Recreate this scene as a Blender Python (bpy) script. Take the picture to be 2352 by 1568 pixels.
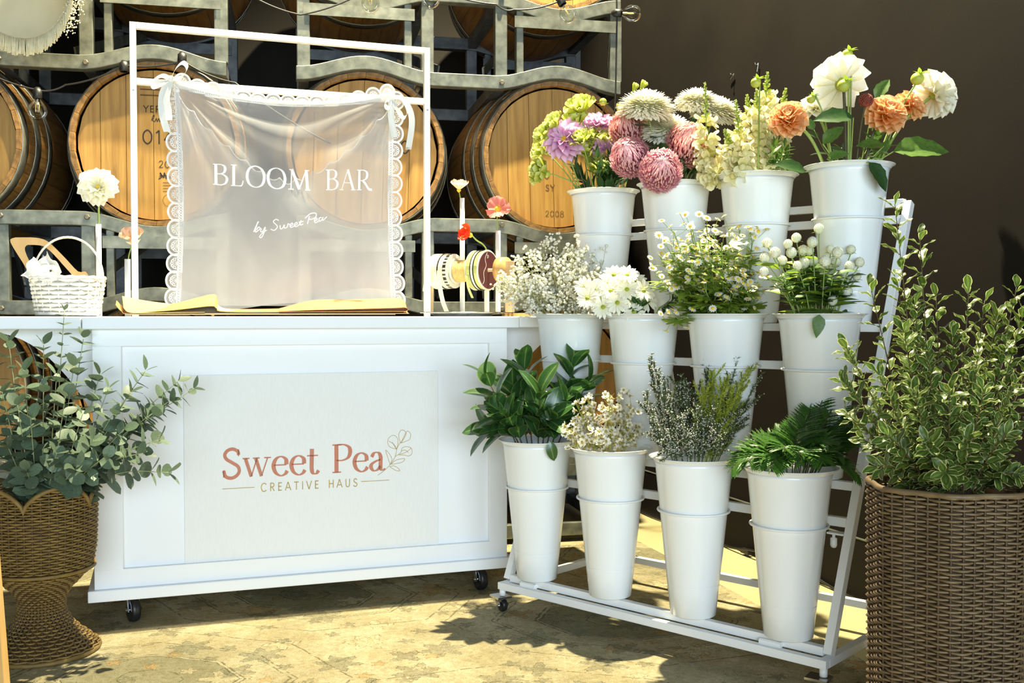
import bpy, math, random
from mathutils import Vector, Matrix
from math import sin, cos, pi, radians, sqrt

for _o in list(bpy.data.objects):
    bpy.data.objects.remove(_o)
scene = bpy.context.scene
col = scene.collection
RND = random.Random(11)
V = Vector

# ------------------------------------------------------------------ camera, world, lights, exposure
F = 2346.0
CAMZ = 0.945
PITCH = math.atan(59.0 / F)
cam_d = bpy.data.cameras.new('camera')
cam_d.sensor_width = 36.0
cam_d.lens = 36.0 * F / 2352.0
cam_d.clip_start = 0.05
cam = bpy.data.objects.new('camera', cam_d)
cam.location = (0, 0, CAMZ)
cam.rotation_euler = (pi / 2 - PITCH, 0, 0)
col.objects.link(cam)
scene.camera = cam

world = bpy.data.worlds.new('world')
scene.world = world
world.use_nodes = True
world.node_tree.nodes['Background'].inputs[0].default_value = (0.80, 0.90, 1.0, 1)
world.node_tree.nodes['Background'].inputs[1].default_value = 0.05


def aim(o, target):
    d = V(target) - o.location
    o.rotation_euler = d.to_track_quat('-Z', 'Y').to_euler()


def spot(name, loc, target, energy, color, angle, radius, blend=0.4):
    l = bpy.data.lights.new(name, 'SPOT')
    l.energy = energy
    l.color = color
    l.spot_size = radians(angle)
    l.spot_blend = blend
    l.shadow_soft_size = radius
    o = bpy.data.objects.new(name, l)
    o.location = loc
    col.objects.link(o)
    aim(o, target)
    return o


def area(name, loc, target, energy, color, sx, sy):
    l = bpy.data.lights.new(name, 'AREA')
    l.shape = 'RECTANGLE'
    l.size, l.size_y = sx, sy
    l.energy = energy
    l.color = color
    o = bpy.data.objects.new(name, l)
    o.location = loc
    col.objects.link(o)
    aim(o, target)
    return o


# ceiling track lamps over the counter and the daylight of the shop front behind the viewer
spot('ceiling_lamp_over_stand', (0.30, 3.68, 4.5), (0.0, 3.3, 0.0), 1850, (1.0, 0.90, 0.62), 105, 0.035)
spot('ceiling_lamp_over_counter', (-0.9, 3.15, 4.4), (-1.1, 4.0, 1.7), 620, (1.0, 0.89, 0.60), 42, 0.04)
area('shop_front_daylight', (1.2, -3.6, 1.45), (0.0, 3.2, 0.95), 345, (0.71, 0.87, 1.0), 6.0, 2.2)

scene.view_settings.view_transform = 'Standard'
scene.view_settings.look = 'None'
scene.view_settings.gamma = 1.0
scene.view_settings.use_curve_mapping = False
scene.view_settings.exposure = 0.33


# ------------------------------------------------------------------ geometry of the view used to lay the place out
def ray(px, py):
    u = (px - 1176.0) / F
    v = (784.0 - py) / F
    return V((u, cos(PITCH) + v * sin(PITCH), -sin(PITCH) + v * cos(PITCH)))


def at(px, py, depth):
    d = ray(px, py)
    return V((0, 0, CAMZ)) + d * (depth / d.y)


def hit(px, py, p0, n):
    d = ray(px, py)
    o = V((0, 0, CAMZ))
    return o + d * ((V(p0) - o).dot(V(n)) / d.dot(V(n)))


# ------------------------------------------------------------------ materials
def lin(c):
    if isinstance(c, str):
        c = [int(c[i:i + 2], 16) / 255.0 for i in (0, 2, 4)]
    return tuple(x / 12.92 if x <= 0.04045 else ((x + 0.055) / 1.055) ** 2.4 for x in c) + (1.0,)


def mat(name, c1, c2=None, scale=20.0, rough=0.5, metal=0.0, bump=0.0, stretch=(1, 1, 1), rnd=0.0, trans=0.0,
        ramp=None, spec=0.5, detail=4.0, bscale=None, coat=0.0):
    m = bpy.data.materials.new(name)
    m.use_nodes = True
    nt = m.node_tree
    N, L = nt.nodes, nt.links
    b = N['Principled BSDF']
    out = N['Material Output']
    b.inputs['Roughness'].default_value = rough
    b.inputs['Metallic'].default_value = metal
    b.inputs['Specular IOR Level'].default_value = spec
    if coat:
        b.inputs['Coat Weight'].default_value = coat
        b.inputs['Coat Roughness'].default_value = 0.15
    tc = N.new('ShaderNodeTexCoord')
    mp = N.new('ShaderNodeMapping')
    mp.inputs['Scale'].default_value = stretch
    L.new(tc.outputs['Object'], mp.inputs[0])
    nz = N.new('ShaderNodeTexNoise')
    nz.inputs['Scale'].default_value = scale
    nz.inputs['Detail'].default_value = detail
    L.new(mp.outputs[0], nz.inputs['Vector'])
    cr = N.new('ShaderNodeValToRGB')
    cr.color_ramp.elements[0].position = 0.3
    cr.color_ramp.elements[1].position = 0.7
    cr.color_ramp.elements[0].color = lin(c1)
    cr.color_ramp.elements[1].color = lin(c2 or c1)
    L.new(nz.outputs['Fac'], cr.inputs[0])
    colour = cr.outputs[0]
    if ramp:
        at_ = N.new('ShaderNodeAttribute')
        at_.attribute_name = 't'
        r2 = N.new('ShaderNodeValToRGB')
        els = r2.color_ramp.elements
        while len(els) < len(ramp):
            els.new(0.5)
        for e, (p, c) in zip(els, ramp):
            e.position = p
            e.color = lin(c)
        L.new(at_.outputs['Fac'], r2.inputs[0])
        mx = N.new('ShaderNodeMix')
        mx.data_type = 'RGBA'
        mx.blend_type = 'MULTIPLY'
        mx.inputs[0].default_value = 1.0
        L.new(r2.outputs[0], mx.inputs[6])
        L.new(colour, mx.inputs[7])
        colour = mx.outputs[2]
    if rnd:
        oi = N.new('ShaderNodeObjectInfo')
        mr = N.new('ShaderNodeMapRange')
        mr.inputs[3].default_value = 1.0 - rnd
        mr.inputs[4].default_value = 1.0 + rnd
        L.new(oi.outputs['Random'], mr.inputs[0])
        hs = N.new('ShaderNodeHueSaturation')
        L.new(mr.outputs[0], hs.inputs['Value'])
        L.new(colour, hs.inputs['Color'])
        colour = hs.outputs[0]
    L.new(colour, b.inputs['Base Color'])
    if bump:
        bp = N.new('ShaderNodeBump')
        bp.inputs['Strength'].default_value = bump
        bp.inputs['Distance'].default_value = 0.01
        if bscale:
            n2 = N.new('ShaderNodeTexNoise')
            n2.inputs['Scale'].default_value = bscale
            L.new(mp.outputs[0], n2.inputs['Vector'])
            L.new(n2.outputs['Fac'], bp.inputs['Height'])
        else:
            L.new(nz.outputs['Fac'], bp.inputs['Height'])
        L.new(bp.outputs[0], b.inputs['Normal'])
    if trans:
        tr = N.new('ShaderNodeBsdfTranslucent')
        L.new(colour, tr.inputs[0])
        ms = N.new('ShaderNodeMixShader')
        ms.inputs[0].default_value = trans
        L.new(b.outputs[0], ms.inputs[1])
        L.new(tr.outputs[0], ms.inputs[2])
        L.new(ms.outputs[0], out.inputs[0])
    return m


def sheer(name, c, opacity):
    m = bpy.data.materials.new(name)
    m.use_nodes = True
    nt = m.node_tree
    N, L = nt.nodes, nt.links
    N.remove(N['Principled BSDF'])
    d = N.new('ShaderNodeBsdfDiffuse')
    t = N.new('ShaderNodeBsdfTranslucent')
    d.inputs[0].default_value = lin(c)
    t.inputs[0].default_value = lin(c)
    a = N.new('ShaderNodeMixShader')
    a.inputs[0].default_value = 0.45
    L.new(d.outputs[0], a.inputs[1])
    L.new(t.outputs[0], a.inputs[2])
    tp = N.new('ShaderNodeBsdfTransparent')
    tc = N.new('ShaderNodeTexCoord')
    nz = N.new('ShaderNodeTexNoise')
    nz.inputs['Scale'].default_value = 9.0
    L.new(tc.outputs['Object'], nz.inputs['Vector'])
    mr = N.new('ShaderNodeMapRange')
    mr.inputs[3].default_value = opacity - 0.08
    mr.inputs[4].default_value = opacity + 0.08
    L.new(nz.outputs['Fac'], mr.inputs[0])
    b = N.new('ShaderNodeMixShader')
    L.new(mr.outputs[0], b.inputs[0])
    L.new(tp.outputs[0], b.inputs[1])
    L.new(a.outputs[0], b.inputs[2])
    L.new(b.outputs[0], N['Material Output'].inputs[0])
    return m


def glass(name):
    m = bpy.data.materials.new(name)
    m.use_nodes = True
    nt = m.node_tree
    N, L = nt.nodes, nt.links
    N.remove(N['Principled BSDF'])
    g = N.new('ShaderNodeBsdfGlossy')
    g.inputs['Roughness'].default_value = 0.03
    tp = N.new('ShaderNodeBsdfTransparent')
    tp.inputs[0].default_value = (0.97, 0.97, 0.93, 1)
    lw = N.new('ShaderNodeFresnel')
    lw.inputs[0].default_value = 1.5
    b = N.new('ShaderNodeMixShader')
    hf = N.new('ShaderNodeMath')
    hf.operation = 'MULTIPLY'
    hf.inputs[1].default_value = 0.45
    L.new(lw.outputs[0], hf.inputs[0])
    L.new(hf.outputs[0], b.inputs[0])
    L.new(tp.outputs[0], b.inputs[1])
    L.new(g.outputs[0], b.inputs[2])
    L.new(b.outputs[0], N['Material Output'].inputs[0])
    return m


MT = {}
MT['white_paint'] = mat('white_paint', 'EEF1F4', 'F3F5F7', 3, 0.42)
MT['white_enamel'] = mat('white_enamel', 'EDF1F2', 'F1F4F4', 4, 0.22, coat=0.3)
MT['white_frame'] = mat('white_frame', 'F2F3F2', 'EDEFF0', 8, 0.35)
MT['linen'] = mat('linen', 'ECEDEC', 'F0F1F0', 260, 0.8, bump=0.08, stretch=(1, 1, 0.15))
MT['rose_print'] = mat('rose_print', 'C47A60', 'C98468', 30, 0.6)
MT['gold_print'] = mat('gold_print', 'B79B58', 'C4AA6C', 30, 0.5)
MT['white_print'] = mat('white_print', 'FFFFFF', 'FBFBFB', 30, 0.6)
MT['galv'] = mat('galvanised_steel', '5C5E55', '868879', 26, 0.45, 0.55, bump=0.05, rnd=0.08, detail=6)
MT['galv_shaded'] = mat('galvanised_steel_shaded', '464A4F', '6A6E70', 22, 0.5, 0.5, bump=0.05, rnd=0.1)  # same steel for rear and inner rack members, their shade put into the colour
MT['bolt'] = mat('bolt_steel', '6B5F4A', '8A8578', 60, 0.5, 0.7)
MT['stave'] = mat('oak_stave', '6B4A20', '977037', 6, 0.6, bump=0.15, stretch=(9, 0.8, 9), rnd=0.12)
MT['head'] = mat('oak_head', '946C2C', 'B28A42', 5, 0.55, bump=0.1, stretch=(14, 14, 0.9), rnd=0.09)
MT['hoop'] = mat('hoop_steel', '6A6A62', '8E8C80', 18, 0.4, 0.8, rnd=0.06, bump=0.04)
MT['ink'] = mat('branding_ink', '2B2620', '3A3026', 40, 0.8)
MT['ink_brown'] = mat('burnt_brand', '5B3B1A', '6B4620', 40, 0.8)
MT['black'] = mat('black_plastic', '171614', '201F1C', 30, 0.45)
MT['rubber'] = mat('black_rubber', '141417', '1E1F22', 40, 0.4)
MT['chrome'] = mat('chrome', 'C6C8CA', 'D5D7D8', 30, 0.18, 1.0)
MT['silver'] = mat('silver_tray', 'B4B4AA', 'DCDCD4', 30, 0.2, 1.0)
MT['bulb'] = glass('bulb_glass')
MT['filament'] = mat('filament', 'E7C46A', 'F1D98A', 50, 0.4)
MT['wicker'] = mat('wicker', '6C5528', '8E743C', 30, 0.55, bump=0.2, rnd=0.05)
MT['wicker_dark'] = mat('wicker_stake', '453218', '604826', 30, 0.6, bump=0.2)
MT['wicker2'] = mat('wicker_brown', '5F4C33', '7C6748', 26, 0.5, bump=0.2)
MT['wicker2_dark'] = mat('wicker_brown_stake', '3A2A18', '503B23', 26, 0.55, bump=0.2)
MT['splint'] = mat('white_splint', 'F1EFE8', 'E2DFD4', 40, 0.6, bump=0.15)
MT['kraft'] = mat('kraft_paper', 'B58A4C', 'C0965A', 10, 0.7)
MT['peach_paper'] = mat('peach_paper', 'C27C4C', 'CA8858', 10, 0.7)
MT['cream_paper'] = mat('cream_paper', 'C4A868', 'CEB478', 10, 0.7)
MT['grey_paper'] = mat('grey_paper', '9E9A80', 'ABA78E', 10, 0.7)
MT['pine'] = mat('pine_wood', 'D8B888', 'E2C79C', 8, 0.55, stretch=(12, 12, 1))
MT['ply'] = mat('birch_ply', 'C99F5C', 'D4AC6C', 8, 0.5, stretch=(6, 6, 1))
MT['satin'] = mat('cream_satin', 'E8DEC2', 'EEE6CE', 10, 0.28)
MT['white_satin'] = mat('white_satin', 'F8F6EC', 'FFFFFA', 10, 0.35, trans=0.15)
MT['green_satin'] = mat('green_satin', 'B9C270', 'CDD28C', 10, 0.28)
MT['burgundy'] = mat('burgundy_card', '54282B', '5E3033', 10, 0.6)
MT['twine'] = mat('jute_twine', 'D0AE62', 'E6CB86', 120, 0.8, bump=0.3)
MT['cloth'] = sheer('sheer_cloth', 'E0E3E8', 0.52)
MT['cloth_back'] = sheer('sheer_cloth_back', 'E4E6E8', 0.46)
MT['lace'] = mat('white_lace', 'F8F8FA', 'FFFFFF', 20, 0.7, trans=0.2)
MT['shade'] = mat('cream_shade', 'D9CFAB', 'E4DCBC', 8, 0.7, trans=0.2)
MT['fringe'] = mat('cream_fringe', 'D8CDA6', 'EDE4C4', 60, 0.6)
MT['bead'] = mat('bead_fringe', 'E6DDB8', 'FBF5DC', 60, 0.15)
MT['wall'] = mat('dark_wall_paint', '1B1814', '211D18', 3, 0.75, bump=0.03, bscale=220, spec=0.12)
MT['back_wall'] = mat('back_wall_paint', '26231E', '2E2A24', 3, 0.8, spec=0.15)
MT['concrete'] = mat('painted_concrete', 'B2A677', 'BCB286', 3, 0.5, bump=0.03)
MT['white_tube'] = mat('white_ceramic_tube', 'F4F5F2', 'EFF0EC', 8, 0.2)
MT['red'] = mat('red_sign', 'B5202B', 'C22A33', 8, 0.5)
MT['sign_white'] = mat('sign_white', 'D9D6C4', 'E2DFCF', 8, 0.5)
# plants
MT['stem'] = mat('green_stem', '7C9440', '93A955', 20, 0.5)
MT['stem_dark'] = mat('dark_stem', '3B3A22', '4E4A2A', 20, 0.5)
MT['stem_brown'] = mat('woody_stem', '4A3A24', '6A5433', 30, 0.6)
MT['leaf'] = mat('mid_leaf', '47682A', '628438', 12, 0.4, rnd=0.2, trans=0.25)
MT['leaf_dark'] = mat('dark_leaf', '2C4A25', '3C5C2E', 12, 0.35, rnd=0.2, trans=0.2)
MT['leaf_bright'] = mat('bright_leaf', '7E9A2E', '9BB445', 12, 0.4, rnd=0.2, trans=0.35)
MT['leaf_glossy'] = mat('glossy_leaf', 'FFFFFF', 'E6EEDC', 12, 0.25, rnd=0.2, trans=0.15,
                        ramp=[(0.0, '7E9C50'), (0.12, '3C6132'), (0.85, '35592C'), (1.0, '6E8C48')], coat=0.2)
MT['euc'] = mat('eucalyptus_leaf', '576B54', '71846A', 10, 0.5, rnd=0.28, trans=0.2)
MT['euc_stem'] = mat('eucalyptus_stem', '98A070', 'A9AF80', 10, 0.5)
MT['pitto'] = mat('variegated_leaf', 'FFFFFF', 'E9ECD6', 16, 0.35, rnd=0.18, trans=0.3,
                  ramp=[(0.0, '70863E'), (0.4, '4A642C'), (0.78, '5B7536'), (0.88, 'CCCC86'), (1.0, 'DEDCA2')])
MT['fern'] = mat('fern_pinna', '3C6426', '5D8A34', 14, 0.35, rnd=0.3, trans=0.3)
MT['p_white'] = mat('white_petal', 'FFFFFF', 'FBFAF2', 10, 0.5, trans=0.3,
                    ramp=[(0.0, 'EDE6A0'), (0.3, 'FBF8E2'), (1.0, 'FFFEF8')])
MT['p_orange'] = mat('orange_petal', 'FFFFFF', 'FFF4E6', 10, 0.5, trans=0.35, rnd=0.06,
                     ramp=[(0.0, 'F4A62C'), (0.5, 'F9BC66'), (1.0, 'FBD8B0')])
MT['p_pink'] = mat('lilac_pink_petal', 'FFFFFF', 'FBEFF8', 10, 0.5, trans=0.35, rnd=0.06,
                   ramp=[(0.0, 'FBF2D8'), (0.3, 'E2B0D8'), (1.0, 'F6DCF0')])
MT['p_mum_pink'] = mat('pink_mum_petal', 'FFFFFF', 'F6E2EA', 60, 0.5, trans=0.25,
                       ramp=[(0.0, 'D67C96'), (0.45, 'EEA4B6'), (1.0, 'FDE0E0')])
MT['p_mum_rose'] = mat('rose_mum_petal', 'FFFFFF', 'F6E2DE', 60, 0.5, trans=0.25,
                       ramp=[(0.0, 'D0667C'), (0.45, 'EA989E'), (1.0, 'FCDCD4')])
MT['p_mum_white'] = mat('white_mum_petal', 'FFFFFF', 'FAF8EC', 60, 0.5, trans=0.25,
                        ramp=[(0.0, 'EEEEC4'), (0.5, 'FAF8E6'), (1.0, 'FFFEF6')])
MT['p_lisi'] = mat('green_lisianthus_petal', 'FFFFFF', 'F4F6DC', 30, 0.5, trans=0.35, rnd=0.08,
                   ramp=[(0.0, 'AEBE30'), (0.7, 'C6D24C'), (1.0, 'EEF0A8')])
MT['p_snap'] = mat('snapdragon_petal', 'FFFFFF', 'FAF6E2', 20, 0.5, trans=0.35, rnd=0.05,
                   ramp=[(0.0, 'DCDC78'), (0.5, 'F3EFB8'), (1.0, 'FBF6D8')])
MT['snap_bud'] = mat('snapdragon_bud', '9DB040', 'BAC65C', 30, 0.5, trans=0.2, rnd=0.1)
MT['p_poppy_peach'] = mat('peach_poppy_petal', 'FFFFFF', 'FFF2E6', 20, 0.5, trans=0.4,
                          ramp=[(0.0, 'F2B030'), (0.4, 'F9D9B6'), (1.0, 'F8DCC8')])
MT['p_poppy_pale'] = mat('pale_poppy_petal', 'FFFFFF', 'FFF6EE', 20, 0.5, trans=0.4,
                         ramp=[(0.0, 'FBF0D0'), (0.5, 'F6C4B4'), (1.0, 'FBEADC')])
MT['p_poppy_pink'] = mat('pink_poppy_petal', 'FFFFFF', 'FFF0EC', 20, 0.5, trans=0.4,
                         ramp=[(0.0, 'F2D060'), (0.3, 'EE9286'), (1.0, 'F4A79C')])
MT['p_poppy_red'] = mat('red_poppy_petal', 'FFFFFF', 'FFE6DC', 20, 0.5, trans=0.4,
                        ramp=[(0.0, 'F6A41C'), (0.35, 'E8481C'), (1.0, 'EA4A1E')])
MT['yellow'] = mat('yellow_centre', 'E8B818', 'F4D040', 120, 0.6, bump=0.4)
MT['green_centre'] = mat('green_centre', '8E9E20', 'AAB43C', 120, 0.6, bump=0.4)
MT['bud'] = mat('green_bud', 'A6B43A', 'C4CB5C', 20, 0.45, trans=0.15)
MT['gyp'] = mat('gypsophila_blossom', 'F6F4E2', 'FFFFF6', 60, 0.6, trans=0.25)
MT['gyp_stem'] = mat('gypsophila_stem', '98985A', 'ADAD70', 30, 0.6)
MT['gomph'] = mat('globe_amaranth', 'EDEBC8', 'F8F6E0', 90, 0.6, bump=0.3, trans=0.15)
MT['wax'] = mat('waxflower_petal', 'FFFFFF', 'F8F4E4', 60, 0.5, trans=0.25, ramp=[(0.0, 'B9A850'), (0.35, 'F6F2E0'), (1.0, 'FFFDF6')])
MT['wax_green'] = mat('waxflower_needles', '9A9638', 'B4AC4C', 30, 0.6)
MT['heath'] = mat('heath_foliage', '3E4B2A', '5F6C34', 40, 0.6, rnd=0.1)
MT['heath_bright'] = mat('heath_foliage_bright', '7E8C26', 'A4AC3A', 40, 0.6, rnd=0.1)
MT['heath_fl'] = mat('heath_blossom', 'B4B4AC', 'D4D2C6', 40, 0.6)
MT['scab'] = mat('rust_scabiosa', '7A3026', 'A65440', 90, 0.7, bump=0.3)


def rug_material():
    m = bpy.data.materials.new('faded_rug')
    m.use_nodes = True
    nt = m.node_tree
    N, L = nt.nodes, nt.links
    b = N['Principled BSDF']
    b.inputs['Roughness'].default_value = 0.95
    b.inputs['Specular IOR Level'].default_value = 0.1
    tc = N.new('ShaderNodeTexCoord')

    def noise(scale, detail=3, rough=0.5, vec=None):
        n = N.new('ShaderNodeTexNoise')
        n.inputs['Scale'].default_value = scale
        n.inputs['Detail'].default_value = detail
        n.inputs['Roughness'].default_value = rough
        L.new(vec or tc.outputs['Object'], n.inputs['Vector'])
        return n

    def mt(op, a, c=None):
        n = N.new('ShaderNodeMath')
        n.operation = op
        for i, s_ in enumerate((a, c)):
            if s_ is None:
                continue
            if isinstance(s_, (int, float)):
                n.inputs[i].default_value = s_
            else:
                L.new(s_, n.inputs[i])
        return n.outputs[0]

    def mix(fac, a, c, mode='MIX'):
        n = N.new('ShaderNodeMix')
        n.data_type = 'RGBA'
        n.blend_type = mode
        for i, s_ in ((0, fac), (6, a), (7, c)):
            if isinstance(s_, (float, tuple)):
                n.inputs[i].default_value = s_
            else:
                L.new(s_, n.inputs[i])
        return n.outputs[2]

    def ramp(fac, stops, const=False):
        r = N.new('ShaderNodeValToRGB')
        if const:
            r.color_ramp.interpolation = 'CONSTANT'
        els = r.color_ramp.elements
        while len(els) < len(stops):
            els.new(0.5)
        for e, (p, c) in zip(els, stops):
            e.position = p
            e.color = lin(c)
        L.new(fac, r.inputs[0])
        return r.outputs[0]

    # slightly wandering coordinates along the rug's own sides (hand-knotted)
    wob = noise(26, 3)
    vs = N.new('ShaderNodeVectorMath')
    vs.operation = 'SCALE'
    vs.inputs['Scale'].default_value = 0.014
    L.new(wob.outputs['Color'], vs.inputs[0])
    va = N.new('ShaderNodeVectorMath')
    va.operation = 'ADD'
    L.new(tc.outputs['Object'], va.inputs[0])
    L.new(vs.outputs[0], va.inputs[1])
    mp = N.new('ShaderNodeMapping')
    mp.inputs['Rotation'].default_value = (0, 0, radians(16.3))
    mp.inputs['Location'].default_value = (0.05, 0.16, 0)
    L.new(va.outputs[0], mp.inputs[0])
    sp_ = N.new('ShaderNodeSeparateXYZ')
    L.new(mp.outputs[0], sp_.inputs[0])
    X, Y = sp_.outputs[0], sp_.outputs[1]

    def cell(o, period, shift=0.0):
        """signed distance to the middle of its cell, and the cell's number"""
        q = mt('ADD', mt('MULTIPLY', o, 1.0 / period), shift)
        return mt('MULTIPLY', mt('SUBTRACT', mt('FRACT', q), 0.5), period), mt('FLOOR', q)

    def rnd_of(i, j, k):
        w = N.new('ShaderNodeTexWhiteNoise')
        w.noise_dimensions = '2D'
        c = N.new('ShaderNodeCombineXYZ')
        L.new(mt('ADD', i, k), c.inputs[0])
        L.new(j, c.inputs[1])
        L.new(c.outputs[0], w.inputs['Vector'])
        return w.outputs['Value']

    def near(o, r, w):
        return mt('LESS_THAN', mt('ABSOLUTE', mt('SUBTRACT', o, r)), w)

    def most(*o):
        r = o[0]
        for x in o[1:]:
            r = mt('MAXIMUM', r, x)
        return r

    # ground, drifting from cream to peach and grey
    base = ramp(noise(2.4, 3, 0.55).outputs['Fac'], [(0.30, 'A29C80'), (0.45, 'B8AE8E'), (0.56, 'C2BA9C'), (0.70, 'BEA47C')])
    # eight-sided medallions with an inner panel
    cx_, ci = cell(X, 1.06)
    cy_, cj = cell(Y, 0.84)
    ax, ay = mt('ABSOLUTE', cx_), mt('ABSOLUTE', cy_)
    od = most(mt('MULTIPLY', ax, 0.72), ay, mt('MULTIPLY', mt('ADD', mt('MULTIPLY', ax, 0.72), ay), 0.70))
    base = mix(mt('MULTIPLY', mt('LESS_THAN', od, 0.26), 0.20), base, lin('8F8C72'))
    base = mix(mt('MULTIPLY', mt('LESS_THAN', od, 0.17), 0.60), base, lin('7A7A64'))
    lines = most(near(od, 0.262, 0.0022), near(od, 0.250, 0.0020), near(od, 0.170, 0.0024), near(od, 0.160, 0.0016), near(od, 0.36, 0.0022), near(od, 0.060, 0.0020))
    pale = near(od, 0.165, 0.0030)
    # rosettes and leaf sprays in staggered rows
    fills = None
    for k, (pw, ph, r0, lobes, dep_, keep, sh) in enumerate(((0.23, 0.19, 0.050, 6.0, 0.34, 0.35, 0.0), (0.19, 0.235, 0.036, 4.0, 0.45, 0.40, 0.31), (0.115, 0.098, 0.018, 5.0, 0.40, 0.45, 0.57))):
        qx, qi = cell(X, pw, sh)
        qy, qj = cell(Y, ph, sh * 0.7)
        rd = mt('SQRT', mt('ADD', mt('MULTIPLY', qx, qx), mt('MULTIPLY', qy, qy)))
        an = mt('ARCTAN2', qy, qx)
        rv = rnd_of(qi, qj, 7.3 * k + 1.0)
        rv2 = rnd_of(qj, qi, 3.1 * k + 5.0)
        edge = mt('MULTIPLY', mt('ADD', mt('MULTIPLY', mt('COSINE', mt('ADD', mt('MULTIPLY', an, lobes), mt('MULTIPLY', rv2, 6.0))), dep_), 1.0), r0)
        jag = mt('MULTIPLY', mt('SINE', mt('MULTIPLY', an, lobes * 5.0)), r0 * 0.07)
        f_ = mt('SUBTRACT', rd, mt('ADD', edge, jag))
        on = mt('GREATER_THAN', rv, keep)
        fill = mt('MULTIPLY', mt('LESS_THAN', f_, 0.0), on)
        base = mix(mt('MULTIPLY', fill, 0.55), base, ramp(rv2, [(0.0, '8A8872'), (0.38, 'BE9A62'), (0.58, 'CFC5A4'), (0.8, '84846E')], True))
        w = 0.0021 if k < 2 else 0.0014
        lines = most(lines, mt('MULTIPLY', most(near(f_, 0.0, w), near(f_, -r0 * 0.45, w * 0.8)), on))
    base = mix(mt('MULTIPLY', pale, 0.5), base, lin('D2CAAC'))
    wear = mt('GREATER_THAN', noise(30, 4, 0.7).outputs['Fac'], 0.45)
    base = mix(mt('MULTIPLY', mt('MULTIPLY', lines, wear), 0.62), base, lin('5A5342'))
    # worn pile and knots
    base = mix(0.6, base, ramp(noise(6, 6, 0.65).outputs['Fac'], [(0.35, 'D4CCB2'), (0.7, 'FFFFFF')]), 'MULTIPLY')
    base = mix(0.45, base, ramp(noise(70, 4, 0.7).outputs['Fac'], [(0.36, 'B8B096'), (0.6, 'FFFFFF')]), 'MULTIPLY')
    fine = noise(330, 2)
    base = mix(0.5, base, ramp(fine.outputs['Fac'], [(0.3, 'A8A088'), (0.6, 'FFFFFF')]), 'MULTIPLY')
    L.new(base, b.inputs['Base Color'])
    bp = N.new('ShaderNodeBump')
    bp.inputs['Strength'].default_value = 0.5
    bp.inputs['Distance'].default_value = 0.004
    L.new(fine.outputs['Fac'], bp.inputs['Height'])
    L.new(bp.outputs[0], b.inputs['Normal'])
    return m


MT['rug'] = rug_material()

# ------------------------------------------------------------------ scene helpers
WM = {}


def tag(o, label=None, cat=None, group=None, kind=None):
    if label:
        o['label'] = label
    if cat:
        o['category'] = cat
    if group:
        o['group'] = group
    if kind:
        o['kind'] = kind
    return o


def thing(name, label, cat, loc, group=None, rotz=0.0):
    o = bpy.data.objects.new(name, None)
    o.empty_display_size = 0.05
    o.location = loc
    o.rotation_euler = (0, 0, rotz)
    col.objects.link(o)
    WM[o] = Matrix.Translation(V(loc)) @ Matrix.Rotation(rotz, 4, 'Z')
    return tag(o, label, cat, group)


def piece(name, mesh, parent, M):
    """a copy of shared mesh data as an object of its own, placed by world matrix M"""
    o = bpy.data.objects.new(name, mesh)
    col.objects.link(o)
    if parent is not None:
        o.parent = parent
        o.matrix_basis = WM[parent].inverted() @ M
    else:
        o.matrix_basis = M
    WM[o] = M
    return o


def orient(base, d, n, s=1.0, sx=None):
    y = V(d).normalized()
    z = V(n) - y * V(n).dot(y)
    if z.length < 1e-5:
        z = y.orthogonal()
    z.normalize()
    x = y.cross(z)
    sx = s if sx is None else sx
    m = Matrix(((x.x * sx, y.x * s, z.x * s, base[0]), (x.y * sx, y.y * s, z.y * s, base[1]),
                (x.z * sx, y.z * s, z.z * s, base[2]), (0, 0, 0, 1)))
    return m


def basis(A):
    A = V(A).normalized()
    U = A.orthogonal().normalized()
    return A, U, A.cross(U)


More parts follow.
